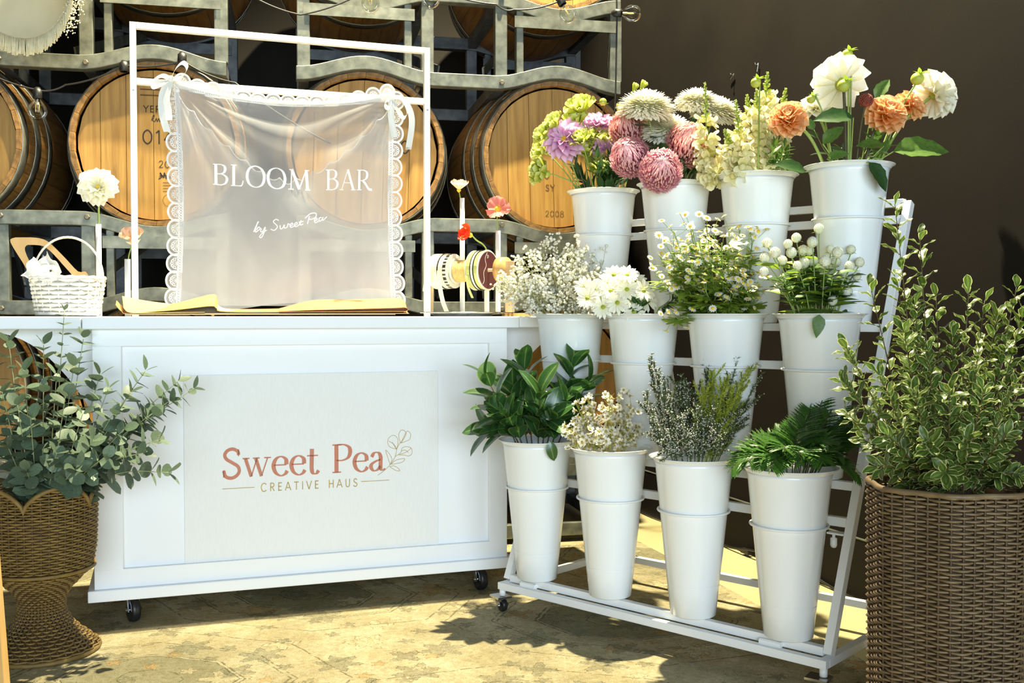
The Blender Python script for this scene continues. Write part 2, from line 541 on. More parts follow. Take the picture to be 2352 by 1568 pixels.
class MB:
    def __init__(s):
        s.v, s.f, s.t, s.mi = [], [], [], []

    def add(s, vs, fs, ts=None, mi=0):
        k = len(s.v)
        s.v += [tuple(p) for p in vs]
        s.t += ts if ts else [0.0] * len(vs)
        s.f += [tuple(i + k for i in f) for f in fs]
        s.mi += [mi] * len(fs)
        return s

    def box(s, c, size, M=None, mi=0):
        x, y, z = size[0] / 2, size[1] / 2, size[2] / 2
        vs = [V((a * x, b * y, d * z)) for d in (-1, 1) for b in (-1, 1) for a in (-1, 1)]
        if M is not None:
            vs = [M @ p for p in vs]
        vs = [p + V(c) for p in vs]
        return s.add(vs, [(0, 2, 3, 1), (4, 5, 7, 6), (0, 1, 5, 4), (2, 6, 7, 3), (0, 4, 6, 2), (1, 3, 7, 5)], mi=mi)

    def bar(s, p0, p1, w, h, up=(0, 0, 1), mi=0):
        """a beam of section w (sideways) x h (along up) from p0 to p1"""
        p0, p1 = V(p0), V(p1)
        d = (p1 - p0).normalized()
        u = V(up)
        u = (u - d * u.dot(d))
        if u.length < 1e-5:
            u = d.orthogonal()
        u.normalize()
        x = d.cross(u)
        vs = [p + x * (a * w / 2) + u * (b * h / 2) for p in (p0, p1) for a, b in ((-1, -1), (1, -1), (1, 1), (-1, 1))]
        return s.add(vs, [(3, 2, 1, 0), (4, 5, 6, 7), (0, 1, 5, 4), (1, 2, 6, 5), (2, 3, 7, 6), (3, 0, 4, 7)], mi=mi)

    def tube(s, path, r, n=6, cap=True, closed=False, t=None, mi=0):
        path = [V(p) for p in path]
        k = len(path)
        rs = r if isinstance(r, (list, tuple)) else [r] * k
        vs, ts = [], []
        up = None
        for i, p in enumerate(path):
            if closed:
                d = path[(i + 1) % k] - path[i - 1]
            else:
                d = path[min(i + 1, k - 1)] - path[max(i - 1, 0)]
            d.normalize()
            if up is None:
                up = d.orthogonal().normalized()
            up = up - d * up.dot(d)
            if up.length < 1e-6:
                up = d.orthogonal()
            up.normalize()
            x = d.cross(up)
            for j in range(n):
                a = 2 * pi * j / n
                vs.append(p + (up * cos(a) + x * sin(a)) * rs[i])
                ts.append(0.0 if t is None else t)
        fs = []
        for i in range(k if closed else k - 1):
            a, b = i * n, ((i + 1) % k) * n
            for j in range(n):
                fs.append((a + j, a + (j + 1) % n, b + (j + 1) % n, b + j))
        if cap and not closed:
            fs.append(tuple(reversed(range(n))))
            fs.append(tuple(range((k - 1) * n, k * n)))
        return s.add(vs, fs, ts, mi)

    def lathe(s, prof, n=24, M=None, t=None, mi=0):
        vs, ts, fs = [], [], []
        for i, (r, z) in enumerate(prof):
            for j in range(n):
                a = 2 * pi * j / n
                p = V((r * cos(a), r * sin(a), z))
                vs.append(M @ p if M is not None else p)
                ts.append(t[i] if t else 0.0)
        for i in range(len(prof) - 1):
            for j in range(n):
                fs.append((i * n + j, i * n + (j + 1) % n, (i + 1) * n + (j + 1) % n, (i + 1) * n + j))
        return s.add(vs, fs, ts, mi)

    def grid(s, fn, nu, nv, tf=None, mi=0, closed_u=False):
        vs, ts, fs = [], [], []
        for j in range(nv + 1):
            for i in range(nu + (0 if closed_u else 1)):
                u, v = i / nu, j / nv
                vs.append(fn(u, v))
                ts.append(tf(u, v) if tf else 0.0)
        w = nu if closed_u else nu + 1
        for j in range(nv):
            for i in range(nu):
                a = j * w + i
                b = j * w + (i + 1) % w
                fs.append((a, b, b + w, a + w))
        return s.add(vs, fs, ts, mi)

    def sheet(s, fn, nu, nv, th, tf=None):
        """a grid with thickness th along its own normals"""
        e = 1e-3

        def nrm(u, v):
            du = V(fn(min(u + e, 1), v)) - V(fn(max(u - e, 0), v))
            dv = V(fn(u, min(v + e, 1))) - V(fn(u, max(v - e, 0)))
            n = du.cross(dv)
            return n.normalized() if n.length > 1e-12 else V((0, 0, 1))
        s.grid(lambda u, v: V(fn(u, v)) + nrm(u, v) * (th / 2), nu, nv, tf)
        s.grid(lambda u, v: V(fn(1 - u, v)) - nrm(1 - u, v) * (th / 2), nu, nv, (lambda u, v: tf(1 - u, v)) if tf else None)
        for fix in (0, 1):
            s.grid(lambda u, v, fix=fix: V(fn(fix, v)) + nrm(fix, v) * th * ((0.5 - u) if fix else (u - 0.5)), 1, nv)
            s.grid(lambda u, v, fix=fix: V(fn(u, fix)) + nrm(u, fix) * th * ((v - 0.5) if fix else (0.5 - v)), nu, 1)
        return s

    def sphere(s, c, r, nu=8, nv=5, sz=1.0, t=None, mi=0):
        prof = [(max(r * sin(pi * i / nv), r * 0.02), -r * sz * cos(pi * i / nv)) for i in range(nv + 1)]
        return s.lathe(prof, nu, Matrix.Translation(V(c)), [t] * (nv + 1) if t is not None else None, mi)

    def octa(s, c, r, t=0.0, mi=0):
        x, y, z = c
        vs = [(x + r, y, z), (x - r, y, z), (x, y + r, z), (x, y - r, z), (x, y, z + r), (x, y, z - r)]
        return s.add(vs, [(0, 2, 4), (2, 1, 4), (1, 3, 4), (3, 0, 4), (2, 0, 5), (1, 2, 5), (3, 1, 5), (0, 3, 5)], [t] * 6, mi)

    def merge(s, mesh_mb, M):
        return s.add([M @ V(p) for p in mesh_mb.v], mesh_mb.f, list(mesh_mb.t))

    def mesh(s, name, mats, smooth=True, off=None):
        me = bpy.data.meshes.new(name)
        vs = s.v if off is None else [(p[0] - off[0], p[1] - off[1], p[2] - off[2]) for p in s.v]
        me.from_pydata(vs, [], s.f)
        mats = mats if isinstance(mats, (list, tuple)) else [mats]
        for m in mats:
            me.materials.append(MT[m])
        if len(mats) > 1:
            me.polygons.foreach_set('material_index', s.mi)
        if smooth:
            me.polygons.foreach_set('use_smooth', [True] * len(me.polygons))
        if any(s.t):
            a = me.attributes.new('t', 'FLOAT', 'POINT')
            a.data.foreach_set('value', s.t)
        me.update()
        return me

    def build(s, name, mats, parent=None, smooth=True, bevel=0.0):
        """link as one object; vertices are in world coordinates, the origin goes to the middle of its base"""
        xs, ys, zs = zip(*s.v)
        c = ((min(xs) + max(xs)) / 2, (min(ys) + max(ys)) / 2, min(zs))
        o = piece(name, s.mesh(name, mats, smooth, c), parent, Matrix.Translation(c))
        if bevel:
            b = o.modifiers.new('bevel', 'BEVEL')
            b.width = bevel
            b.segments = 2
            b.limit_method = 'ANGLE'
        return o

    def local(s, name, mats, parent, smooth=True, M=None, bevel=0.0):
        """link under a parent; vertices are in the parent's own coordinates"""
        M = WM[parent] @ (M if M is not None else Matrix())
        o = piece(name, s.mesh(name, mats, smooth), parent, M)
        if bevel:
            b = o.modifiers.new('bevel', 'BEVEL')
            b.width = bevel
            b.segments = 2
            b.limit_method = 'ANGLE'
        return o


def cr(pts, n=6, closed=False):
    """Catmull-Rom curve through points"""
    P = [V(p) for p in pts]
    k = len(P)
    out = []
    for i in range(k if closed else k - 1):
        if closed:
            a, b, c, d = P[i - 1], P[i], P[(i + 1) % k], P[(i + 2) % k]
        else:
            a, b, c, d = P[max(i - 1, 0)], P[i], P[i + 1], P[min(i + 2, k - 1)]
        for j in range(n):
            t = j / n
            out.append(0.5 * ((2 * b) + (c - a) * t + (2 * a - 5 * b + 4 * c - d) * t * t + (3 * b - a - 3 * c + d) * t ** 3))
    if not closed:
        out.append(P[-1])
    return out


def strokes_mesh(mb, strokes, fn, thick=0.15, thin=0.045, ox=0.0, oy=0.0, sc=1.0, slant=0.0, n=6):
    """flat lettering: ribbons along 2-D strokes, mapped into the place by fn(x, y)"""
    for st in strokes:
        kind, pts = st[0], st[1]
        w0 = st[2] if len(st) > 2 else None
        P = [V((p[0], p[1], 0)) for p in pts]
        if kind == 'c':
            P = cr(P, n)
        elif kind == 'o':
            P = cr(P, n, True)
            P.append(P[0].copy())
        k = len(P)
        vs, fs = [], []
        for i in range(k):
            d = P[min(i + 1, k - 1)] - P[max(i - 1, 0)]
            if kind == 'o' and i in (0, k - 1):
                d = P[1] - P[k - 2]
            if d.length < 1e-9:
                d = V((1, 0, 0))
            d.normalize()
            w = w0 if w0 is not None else thin + (thick - thin) * abs(d.y) ** 1.6
            nx, ny = -d.y * w / 2, d.x * w / 2
            for sgn in (1, -1):
                x, y = P[i].x + sgn * nx, P[i].y + sgn * ny
                x += slant * y
                vs.append(fn(ox + x * sc, oy + y * sc))
        for i in range(k - 1):
            fs.append((2 * i, 2 * i + 1, 2 * i + 3, 2 * i + 2))
        mb.add(vs, fs)
    return mb


T_, t_ = 0.15, 0.045
SERIF = {
    'B': (0.86, [('l', [(.2, 0), (.2, 1)], T_), ('l', [(.05, .02), (.4, .02)], t_), ('l', [(.05, .98), (.4, .98)], t_),
                 ('c', [(.2, .98), (.45, .98), (.62, .91), (.67, .76), (.6, .61), (.42, .54), (.2, .535)]),
                 ('c', [(.2, .535), (.5, .53), (.7, .43), (.76, .28), (.67, .1), (.46, .02), (.2, .02)])]),
    'L': (0.76, [('l', [(.2, 0), (.2, 1)], T_), ('l', [(.05, .98), (.36, .98)], t_), ('l', [(.05, .02), (.62, .02)], t_),
                 ('c', [(.5, .02), (.62, .06), (.68, .27)], .06)]),
    'O': (1.06, [('o', [(.53, 1.0), (.2, .86), (.08, .5), (.2, .14), (.53, 0.0), (.86, .14), (.98, .5), (.86, .86)])]),
    'M': (1.24, [('l', [(.18, 0), (.24, 1)], t_ + .02), ('l', [(.24, 1), (.62, .04)], T_), ('l', [(.62, .04), (1.0, 1)], t_ + .02),
                 ('l', [(1.0, 1), (1.06, 0)], T_), ('l', [(.04, .02), (.32, .02)], t_), ('l', [(.92, .02), (1.2, .02)], t_),
                 ('l', [(.1, .98), (.28, .98)], t_), ('l', [(.97, .98), (1.16, .98)], t_)]),
    'A': (1.0, [('l', [(.12, 0), (.5, 1.0)], .055), ('l', [(.5, 1.0), (.88, 0)], T_), ('l', [(.25, .36), (.74, .36)], t_),
                ('l', [(0, .02), (.26, .02)], t_), ('l', [(.72, .02), (1.04, .02)], t_)]),
    'R': (0.92, [('l', [(.2, 0), (.2, 1)], T_), ('l', [(.05, .02), (.37, .02)], t_), ('l', [(.05, .98), (.4, .98)], t_),
                 ('c', [(.2, .98), (.48, .98), (.66, .89), (.7, .73), (.62, .56), (.42, .48), (.2, .48)]),
                 ('c', [(.42, .48), (.6, .3), (.78, .06), (.98, .0)], .12)]),
    'S': (0.72, [('c', [(.6, .78), (.57, .9), (.4, .985), (.22, .94), (.12, .8), (.18, .65), (.38, .52), (.57, .39), (.62, .22),
                        (.52, .07), (.34, .0), (.15, .06), (.08, .26)], .115), ('l', [(.6, .74), (.6, .97)], t_),
                 ('l', [(.08, .03), (.08, .28)], t_)]),
    'w': (0.98, [('l', [(.1, .64), (.3, .02)], .12), ('l', [(.3, .02), (.5, .62)], t_), ('l', [(.46, .64), (.66, .02)], .12),
                 ('l', [(.66, .02), (.88, .64)], t_), ('l', [(0, .645), (.24, .645)], t_), ('l', [(.36, .645), (.6, .645)], t_),
                 ('l', [(.76, .645), (1.0, .645)], t_)]),
    'e': (0.62, [('l', [(.1, .37), (.55, .37)], t_), ('c', [(.55, .38), (.53, .56), (.36, .66), (.18, .58), (.09, .36), (.16, .12),
                                                           (.34, .0), (.5, .05), (.58, .16)])]),
    't': (0.44, [('c', [(.2, .88), (.19, .5), (.19, .15), (.25, .02), (.36, .02), (.44, .12)]), ('l', [(.02, .645), (.42, .645)], t_)]),
    'P': (0.76, [('l', [(.2, 0), (.2, 1)], T_), ('l', [(.05, .02), (.37, .02)], t_), ('l', [(.05, .98), (.4, .98)], t_),
                 ('c', [(.2, .98), (.48, .98), (.67, .88), (.71, .7), (.63, .52), (.42, .43), (.2, .44)])]),
    'a': (0.62, [('c', [(.1, .5), (.2, .64), (.36, .64), (.44, .5), (.44, .3), (.44, .1), (.5, .02), (.62, .06)]),
                 ('c', [(.44, .4), (.25, .34), (.1, .24), (.08, .12), (.18, .01), (.32, .04), (.44, .16)])]),
    'D': (0.9, [('l', [(.2, 0), (.2, 1)], T_), ('c', [(.05, .98), (.4, .98), (.72, .85), (.82, .5), (.72, .15), (.4, .02), (.05, .02)])]),
    ' ': (0.42, []),
}
_s = 0.13
SANS = {
    'C': (0.9, [('c', [(.8, .83), (.55, .98), (.25, .9), (.1, .5), (.25, .1), (.55, .02), (.8, .17)], _s)]),
    'R': (0.76, [('l', [(.14, 0), (.14, 1)], _s), ('c', [(.14, .95), (.4, .95), (.58, .86), (.58, .62), (.4, .5), (.14, .5)], _s), ('l', [(.34, .5), (.64, 0)], _s)]),
    'E': (0.68, [('l', [(.14, 0), (.14, 1)], _s), ('l', [(.14, .94), (.58, .94)], _s), ('l', [(.14, .52), (.52, .52)], _s), ('l', [(.14, .06), (.58, .06)], _s)]),
    'A': (0.86, [('l', [(.04, 0), (.42, 1)], _s), ('l', [(.42, 1), (.8, 0)], _s), ('l', [(.18, .32), (.66, .32)], _s)]),
    'T': (0.76, [('l', [(.38, 0), (.38, 1)], _s), ('l', [(.06, .94), (.7, .94)], _s)]),
    'I': (0.3, [('l', [(.15, 0), (.15, 1)], _s)]),
    'V': (0.82, [('l', [(.04, 1), (.4, 0)], _s), ('l', [(.4, 0), (.76, 1)], _s)]),
    'H': (0.84, [('l', [(.14, 0), (.14, 1)], _s), ('l', [(.7, 0), (.7, 1)], _s), ('l', [(.14, .52), (.7, .52)], _s)]),
    'U': (0.82, [('c', [(.14, 1), (.14, .4), (.22, .1), (.4, .03), (.58, .1), (.66, .4), (.66, 1)], _s)]),
    'S': (0.66, [('c', [(.56, .82), (.36, .97), (.14, .84), (.18, .6), (.42, .47), (.58, .28), (.46, .06), (.26, .03), (.06, .17)], _s)]),
    'Y': (0.8, [('l', [(.04, 1), (.4, .5)], _s), ('l', [(.76, 1), (.4, .5)], _s), ('l', [(.4, .5), (.4, 0)], _s)]),
    '0': (0.78, [('o', [(.38, 1), (.14, .8), (.08, .5), (.14, .2), (.38, 0), (.62, .2), (.68, .5), (.62, .8)], .1)]),
    '1': (0.5, [('l', [(.1, .8), (.3, 1)], .1), ('l', [(.3, 1), (.3, 0)], .1)]),
    '2': (0.72, [('c', [(.08, .78), (.2, .97), (.46, .97), (.58, .74), (.44, .45), (.08, .04)], .1), ('l', [(.08, .04), (.62, .04)], .1)]),
    '4': (0.78, [('l', [(.5, 0), (.5, 1)], .1), ('l', [(.5, 1), (.06, .3)], .1), ('l', [(.06, .3), (.7, .3)], .1)]),
    '6': (0.74, [('c', [(.5, 1), (.2, .7), (.1, .3)], .1), ('o', [(.36, .58), (.12, .42), (.12, .15), (.36, 0), (.6, .15), (.6, .42)], .1)]),
    '8': (0.74, [('o', [(.36, 1), (.14, .87), (.14, .66), (.36, .53), (.58, .66), (.58, .87)], .1), ('o', [(.36, .53), (.1, .4), (.1, .13), (.36, 0), (.62, .13), (.62, .4)], .1)]),
    ' ': (0.6, []),
}


def text(mb, s, font, fn, size, x=0.0, y=0.0, track=0.0, **kw):
    for ch in s:
        w, st = font[ch]
        strokes_mesh(mb, st, fn, ox=x, oy=y, sc=size, **kw)
        x += (w + track) * size
    return x


def text_width(s, font, track=0.0):
    return sum(font[c][0] + track for c in s) - track

# ------------------------------------------------------------------ the room
WD = V((0.326, -0.945, 0)).normalized()      # the side wall runs this way, towards the viewer
WN = V((-0.945, -0.326, 0)).normalized()     # and faces this way
WP = V((0.851, 4.305, 0))


def WPT(s, off, z):
    return WP + WD * s + WN * off + V((0, 0, z))


mb = MB()
fl = [(-4.2, -3.4), (3.6, -3.4), (3.6, 6.4), (-4.2, 6.4)]
mb.box((-0.3, 1.5, -0.05), (7.8, 9.8, 0.1))
tag(mb.build('floor', 'concrete', smooth=False), 'pale painted concrete floor', kind='structure')
mb = MB()
mb.bar(WPT(-1.45, -0.06, 1.7), WPT(5.0, -0.06, 1.7), 0.12, 3.4)
tag(mb.build('wall_right', 'wall', smooth=False), 'dark brown painted side wall', kind='structure')
RX = V((cos(radians(12)), sin(radians(12)), 0))
RB = V((-sin(radians(12)), cos(radians(12)), 0))
RO = V((0.19, 4.24, 0))


def RP(x, q, z):
    return RO + RX * x + RB * q + V((0, 0, z))


mb = MB()
mb.bar(RP(-4.0, 1.36, 1.7), RP(0.36, 1.36, 1.7), 0.12, 3.4)
tag(mb.build('wall_back', 'back_wall', smooth=False), 'dark wall behind the barrel racks', kind='structure')
# low cover strip along the side wall with its pale top edge
mb = MB()
mb.bar(WPT(-0.9, 0.006, 0.10), WPT(4.6, 0.006, 0.10), 0.012, 0.20)
bb = tag(mb.build('baseboard_right', 'wall', smooth=False), 'dark baseboard of the side wall', kind='structure')
mb = MB()
mb.bar(WPT(-0.9, 0.0065, 0.2015), WPT(4.6, 0.0065, 0.2015), 0.013, 0.003)
mb.build('top_edge', 'galv', bb, smooth=False)
# black cable lying along the foot of the wall, with two couplings
cab = thing('floor_cable', 'thin black cable with couplings lying along the foot of the dark wall', 'cable', WPT(0.2, 0.03, 0))
pts = [WPT(-0.7 + 0.22 * i, 0.030 + 0.012 * sin(i * 1.7), 0.008 + (0.03 if i in (5, 6) else 0)) for i in range(18)]
MB().tube(cr(pts, 4), 0.005, 6).build('cord', 'black', cab)
for i in (4.6, 8.6):
    p = WPT(-0.7 + 0.22 * i, 0.032, 0.018)
    MB().bar(p - WD * 0.028, p + WD * 0.028, 0.022, 0.018).build('coupling', 'black', cab, False, 0.002)
lp = [WPT(0.02, 0.10, 0.006) + V((0.06 * cos(a), 0.035 * sin(a), 0)) for a in [i * pi / 6 for i in range(13)]]
MB().tube(lp, 0.004, 6).build('cord', 'black', cab)
# two little metal cleats on the wall
for i, (px, py, ang) in enumerate(((1685, 176, 0.42), (1744, 155, 1.3))):
    p = hit(px, py, WP, WN) + WN * 0.008
    h = thing('wall_cleat', ['slanting', 'upright'][i] + ' little metal cleat screwed to the dark wall above the snapdragons', 'cleat', p)
    d = (WD * -cos(ang) * -1 + V((0, 0, sin(ang)))).normalized()
    MB().bar(p - d * 0.018, p + d * 0.018, 0.007, 0.005, WN).build('plate', 'chrome', h, False, 0.002)
    MB().tube([p + d * 0.010 + WN * 0.002, p + d * 0.010 + WN * 0.012, p + d * 0.017 + WN * 0.014], 0.0025, 6).build('peg', 'chrome', h)

# rug
RE1, RE2 = V((-0.96, -0.28, 0)).normalized(), V((0.28, -0.96, 0)).normalized()
rc = V((0.49, 4.36, 0))
me = MB()
w_, l_ = 3.0, 3.6
nu, nv = 30, 36


def rugtop(u, v):
    p = rc + RE1 * (w_ * u) + RE2 * (l_ * v)
    return V((p.x, p.y, 0.007))


me.grid(lambda u, v: rugtop(1 - u, v), nu, nv)
for (a, b_) in (((0, 0), (1, 0)), ((1, 0), (1, 1)), ((1, 1), (0, 1)), ((0, 1), (0, 0))):
    p, q = rugtop(*a), rugtop(*b_)
    me.add([p, q, V((q.x, q.y, 0.0005)), V((p.x, p.y, 0.0005))], [(0, 1, 2, 3)])
tag(me.build('rug', 'rug', smooth=False), 'large faded cream oriental rug with worn floral outlines on the floor', 'rug')

# ------------------------------------------------------------------ barrels
BL, BRC, BRB = 0.95, 0.312, 0.372
NST = 26


def brad(y):
    u = (y - BL / 2) / (BL / 2)
    return BRC + (BRB - BRC) * (1 - u * u)


def stave_mesh():
    mb = MB()
    h = pi / NST * 0.985
    ys = [0, 0.03, 0.1, 0.22, 0.36, 0.475, 0.59, 0.73, 0.85, 0.92, 0.95]
    vs, fs = [], []
    for y in ys:
        r = brad(y)
        ri = r - 0.026 if 0.02 < y < 0.93 else r - 0.018
        for a, rr in ((-h, r - 0.0015), (0, r), (h, r - 0.0015), (h, ri), (-h, ri)):
            vs.append((rr * sin(a), y, rr * cos(a)))
    for i in range(len(ys) - 1):
        for j in range(5):
            fs.append((i * 5 + j, (i + 1) * 5 + j, (i + 1) * 5 + (j + 1) % 5, i * 5 + (j + 1) % 5))
    fs.append((0, 1, 2, 3, 4))
    k = (len(ys) - 1) * 5
    fs.append((k + 4, k + 3, k + 2, k + 1, k))
    return mb.add(vs, fs).mesh('stave', 'stave', False)


def hoop_mesh(y0, y1):
    mb = MB()
    ys = [y0, (y0 + y1) / 2, y1]
    prof = [(brad(y) + 0.0005, y) for y in ys] + [(brad(y) + 0.0035, y) for y in reversed(ys)]
    prof.append(prof[0])
    M = Matrix(((1, 0, 0, 0), (0, 0, 1, 0), (0, -1, 0, 0), (0, 0, 0, 1)))
    return mb.lathe(prof, 48, M).mesh('hoop', 'hoop', True)


def head_board_meshes():
    r, th = 0.286, 0.02
    xs = [-0.286, -0.205, -0.112, -0.012, 0.072, 0.175, 0.286]
    out = []
    for i in range(6):
        x0, x1 = xs[i] + 0.0009, xs[i + 1] - 0.0009
        n = 5
        top, bot = [], []
        for j in range(n + 1):
            x = x0 + (x1 - x0) * j / n
            z = sqrt(max(r * r - x * x, 1e-6))
            top.append((x, z))
            bot.append((x, -z))
        ring = top + bot[::-1]
        k = len(ring)
        mb = MB()
        vs = [(x, 0.036, z) for x, z in ring] + [(x, 0.036 + th, z) for x, z in ring]
        fs = [tuple(range(k)), tuple(range(2 * k - 1, k - 1, -1))]
        fs += [(j, j + k, (j + 1) % k + k, (j + 1) % k) for j in range(k)]
        out.append(mb.add(vs, fs).mesh('head_board', 'head', False))
    return out


ST_ME = stave_mesh()
HB_ME = head_board_meshes()
HOOPS = [hoop_mesh(a, b) for a, b in ((0.004, 0.046), (0.105, 0.148), (0.225, 0.262), (0.688, 0.725), (0.802, 0.845), (0.904, 0.946))]


def barrel(x, zc, label, inks=(), spin=0.0, staves=True):
    p = RP(x, 0.0, zc)
    t = thing('oak_barrel', label, 'barrel', p, 'oak wine barrels in the racks', radians(12))
    for i in range(NST):
        a = 2 * pi * (i + 0.5) / NST
        piece('stave', ST_ME, t, WM[t] @ Matrix.Rotation(a, 4, 'Y'))
    for m in HB_ME:
        piece('head_board', m, t, WM[t] @ Matrix.Rotation(spin, 4, 'Y'))
    for m in HOOPS:
        piece('hoop', m, t, WM[t])
    # bung stave plug is out of sight; stamped lettering on the head
    for k, (s, x0, y0, size, ink, font) in enumerate(inks):
        mb = MB()
        if isinstance(s, str):
            text(mb, s, font, lambda a, b: V((a, 0.0352, b)), size, x0, y0, 0.12)
        else:
            strokes_mesh(mb, s, lambda a, b: V((a, 0.0352, b)), ox=x0, oy=y0, sc=size)
        mb.local('stamped_marking', ink, t, False)
    return t


ring_emb = [('o', [(.5 + .5 * cos(a), .5 + .5 * sin(a)) for a in [i * pi / 6 for i in range(12)]], .03)]
scrib = [('c', [(0, 0), (.4, .3), (.2, .9), (.7, .2), (.8, .9), (1.1, .1), (1.3, .8), (1.5, .1), (1.9, .6)], .16),
         ('c', [(.1, .4), (.9, .5), (1.8, .3)], .12)]
script_st = [('c', [(0, .2), (.2, .8), (.35, .9), (.3, .6), (.1, .3), (.4, .1), (.6, .5), (.7, .1), (.9, .5), (1.0, .1), (1.2, .5), (1.3, .1), (1.6, .4), (1.8, .1)], .09)]
small_lines = [('l', [(0, i * .22), (1.0 - .12 * (i % 2), i * .22)], .05) for i in range(4)]
X0, X1, X2, X3 = -2.368, -1.582, -0.786, 0.0
ZB = 1.60
DZ = 0.915
barrel(X1, ZB, 'oak barrel numbered 014 behind the white dahlia, next to the hanging cloth',
       [('014', -0.055, 0.005, 0.052, 'ink', SANS), ('YER', -0.05, 0.125, 0.026, 'ink', SANS), (script_st, -0.02, 0.088, 0.03, 'ink', None),
        ('2012', 0.005, -0.085, 0.026, 'ink', SANS), (scrib, 0.005, -0.128, 0.026, 'ink', None), (ring_emb, 0.02, -0.235, 0.05, 'ink_brown', None),
        (small_lines, 0.02, -0.175, 0.05, 'ink_brown', None), (small_lines, -0.06, 0.19, 0.1, 'ink_brown', None)])
barrel(X2, ZB, 'oak barrel half hidden behind the sheer cloth, between two racks of posts',
       [('060', 0.05, 0.0, 0.05, 'ink', SANS), (small_lines, 0.02, 0.12, 0.09, 'ink_brown', None)], 0.03)
barrel(X3, ZB, 'oak barrel stamped 2008 behind the green lisianthus',
       [('2008', -0.045, -0.242, 0.024, 'ink_brown', SANS), ('0', -0.05, -0.085, 0.03, 'ink_brown', SANS), ('SY', -0.045, -0.135, 0.026, 'ink_brown', SANS)], -0.02)
barrel(X0, ZB, 'oak barrel cut by the frame beside the hanging bulb, its hooped side showing')
barrel(X0, ZB - DZ, 'low oak barrel behind the eucalyptus, under the counter flap')
barrel(X1, ZB - DZ, 'low oak barrel hidden behind the left end of the white counter')
barrel(X3, ZB - DZ, 'low oak barrel seen between the white buckets beside the counter')
barrel(X0, ZB + DZ, 'upper oak barrel above the fringed shade')
barrel(X1, ZB + DZ, 'upper oak barrel above the left top of the white frame')
barrel(X2, ZB + DZ, 'upper oak barrel above the right top of the white frame')
barrel(X3, ZB + DZ, 'upper oak barrel with a bright head beside the two hanging bulbs')


# ------------------------------------------------------------------ barrel racks
def bump(x):
    x = abs(x)
    return 0.5 * (1 + cos(pi * x / 0.27)) if x < 0.27 else 0.0


def rail_mb(x0, x1, zf, q0, q1, h):
    mb = MB()
    n = 44
    vs, fs = [], []
    for i in range(n + 1):
        x = x0 + (x1 - x0) * i / n
        z = zf(x)
        for q, dz in ((q0, -h / 2), (q1, -h / 2), (q1, h / 2), (q0, h / 2)):
            vs.append(RP(x, q, z + dz))
    for i in range(n):
        for j in range(4):
            fs.append((i * 4 + j, i * 4 + (j + 1) % 4, (i + 1) * 4 + (j + 1) % 4, (i + 1) * 4 + j))
    fs += [(3, 2, 1, 0), (n * 4, n * 4 + 1, n * 4 + 2, n * 4 + 3)]
    return mb.add(vs, fs)


def rack(xa, xb, dz, label):
    za, zc = 0.06 + dz, 0.395 + dz            # arched rail resting on the row below, dipped rail carrying the row above
    t = thing('barrel_rack', label, 'rack', RP((xa + xb) / 2, 0.3, za - 0.03), 'galvanised barrel racks')
    x0, x1 = xa - 0.272, xb + 0.262
    floor_ = dz < 0.01
    f_arch = (lambda x: za) if floor_ else (lambda x: za + 0.052 * (bump(x - xa) + bump(x - xb)))
    f_dip = lambda x: zc - 0.052 * (bump(x - xa) + bump(x - xb))
    for q, m in ((-0.005, 'galv'), (0.70, 'galv_shaded')):
        rail_mb(x0, x1, f_arch, q - 0.024, q + 0.024, 0.054).build('arched_rail', m, t, False, 0.003)
        rail_mb(x0, x1, f_dip, q - 0.024, q + 0.024, 0.054).build('dipped_rail', m, t, False, 0.003)
        for x, w in ((xa - 0.243, 0.05), (xa + 0.165, 0.03), (xa + 0.243, 0.05), (xb - 0.243, 0.05), (xb - 0.165, 0.03), (xb + 0.243, 0.05)):
            lo = f_arch(x) + 0.024
            hi = f_dip(x) - 0.024
            MB().bar(RP(x, q + 0.004, lo), RP(x, q + 0.004, hi), w, 0.04, RB).build('post', m, t, False, 0.003)
        for a, b in ((xa - 0.243, xa + 0.19), (xb - 0.19, xb + 0.243)):
            MB().bar(RP(a, q - 0.026, zc - 0.088), RP(b, q - 0.026, zc - 0.088), 0.006, 0.046).build('strap', m, t, False)
        for x in (xa + 0.243, xb - 0.243):
            for z in (za, zc):
                c = RP(x, q - 0.026, z + (0.004 if z > za else -0.002))
                M = Matrix.Translation(c) @ RB.to_track_quat('Z', 'Y').to_matrix().to_4x4()
                MB().lathe([(0.0004, -0.010), (0.008, -0.010), (0.011, -0.006), (0.011, 0.0)], 6, M).build('bolt', 'bolt', t, False)
    for x in (xa - 0.243, xa + 0.243, xb - 0.243, xb + 0.243):
        for z in (za, zc):
            MB().bar(RP(x, 0.02, z), RP(x, 0.68, z), 0.04, 0.045).build('side_bar', 'galv_shaded', t, False)
    MB().bar(RP(xb - 0.30, 0.08, za + 0.06), RP(xb - 0.12, 0.64, zc - 0.05), 0.008, 0.04).build('brace', 'galv', t, False)
    MB().bar(RP(xa + 0.30, 0.08, za + 0.06), RP(xa + 0.12, 0.64, zc - 0.05), 0.008, 0.04).build('brace', 'galv_shaded', t, False)
    return t


rack(X0, X1, 2 * DZ, 'galvanised barrel rack high up beside the fringed shade')
rack(X2, X3, 2 * DZ, 'galvanised barrel rack high up behind the top of the white frame, right of the gap')
rack(X0, X1, DZ, 'galvanised barrel rack behind the white basket, at counter height')
rack(X2, X3, DZ, 'galvanised barrel rack behind the ribbon spools, at counter height')
rack(X0, X1, 0.0, 'galvanised barrel rack on the floor behind the wicker urn')
rack(X2, X3, 0.0, 'galvanised barrel rack on the floor behind the bucket stand')

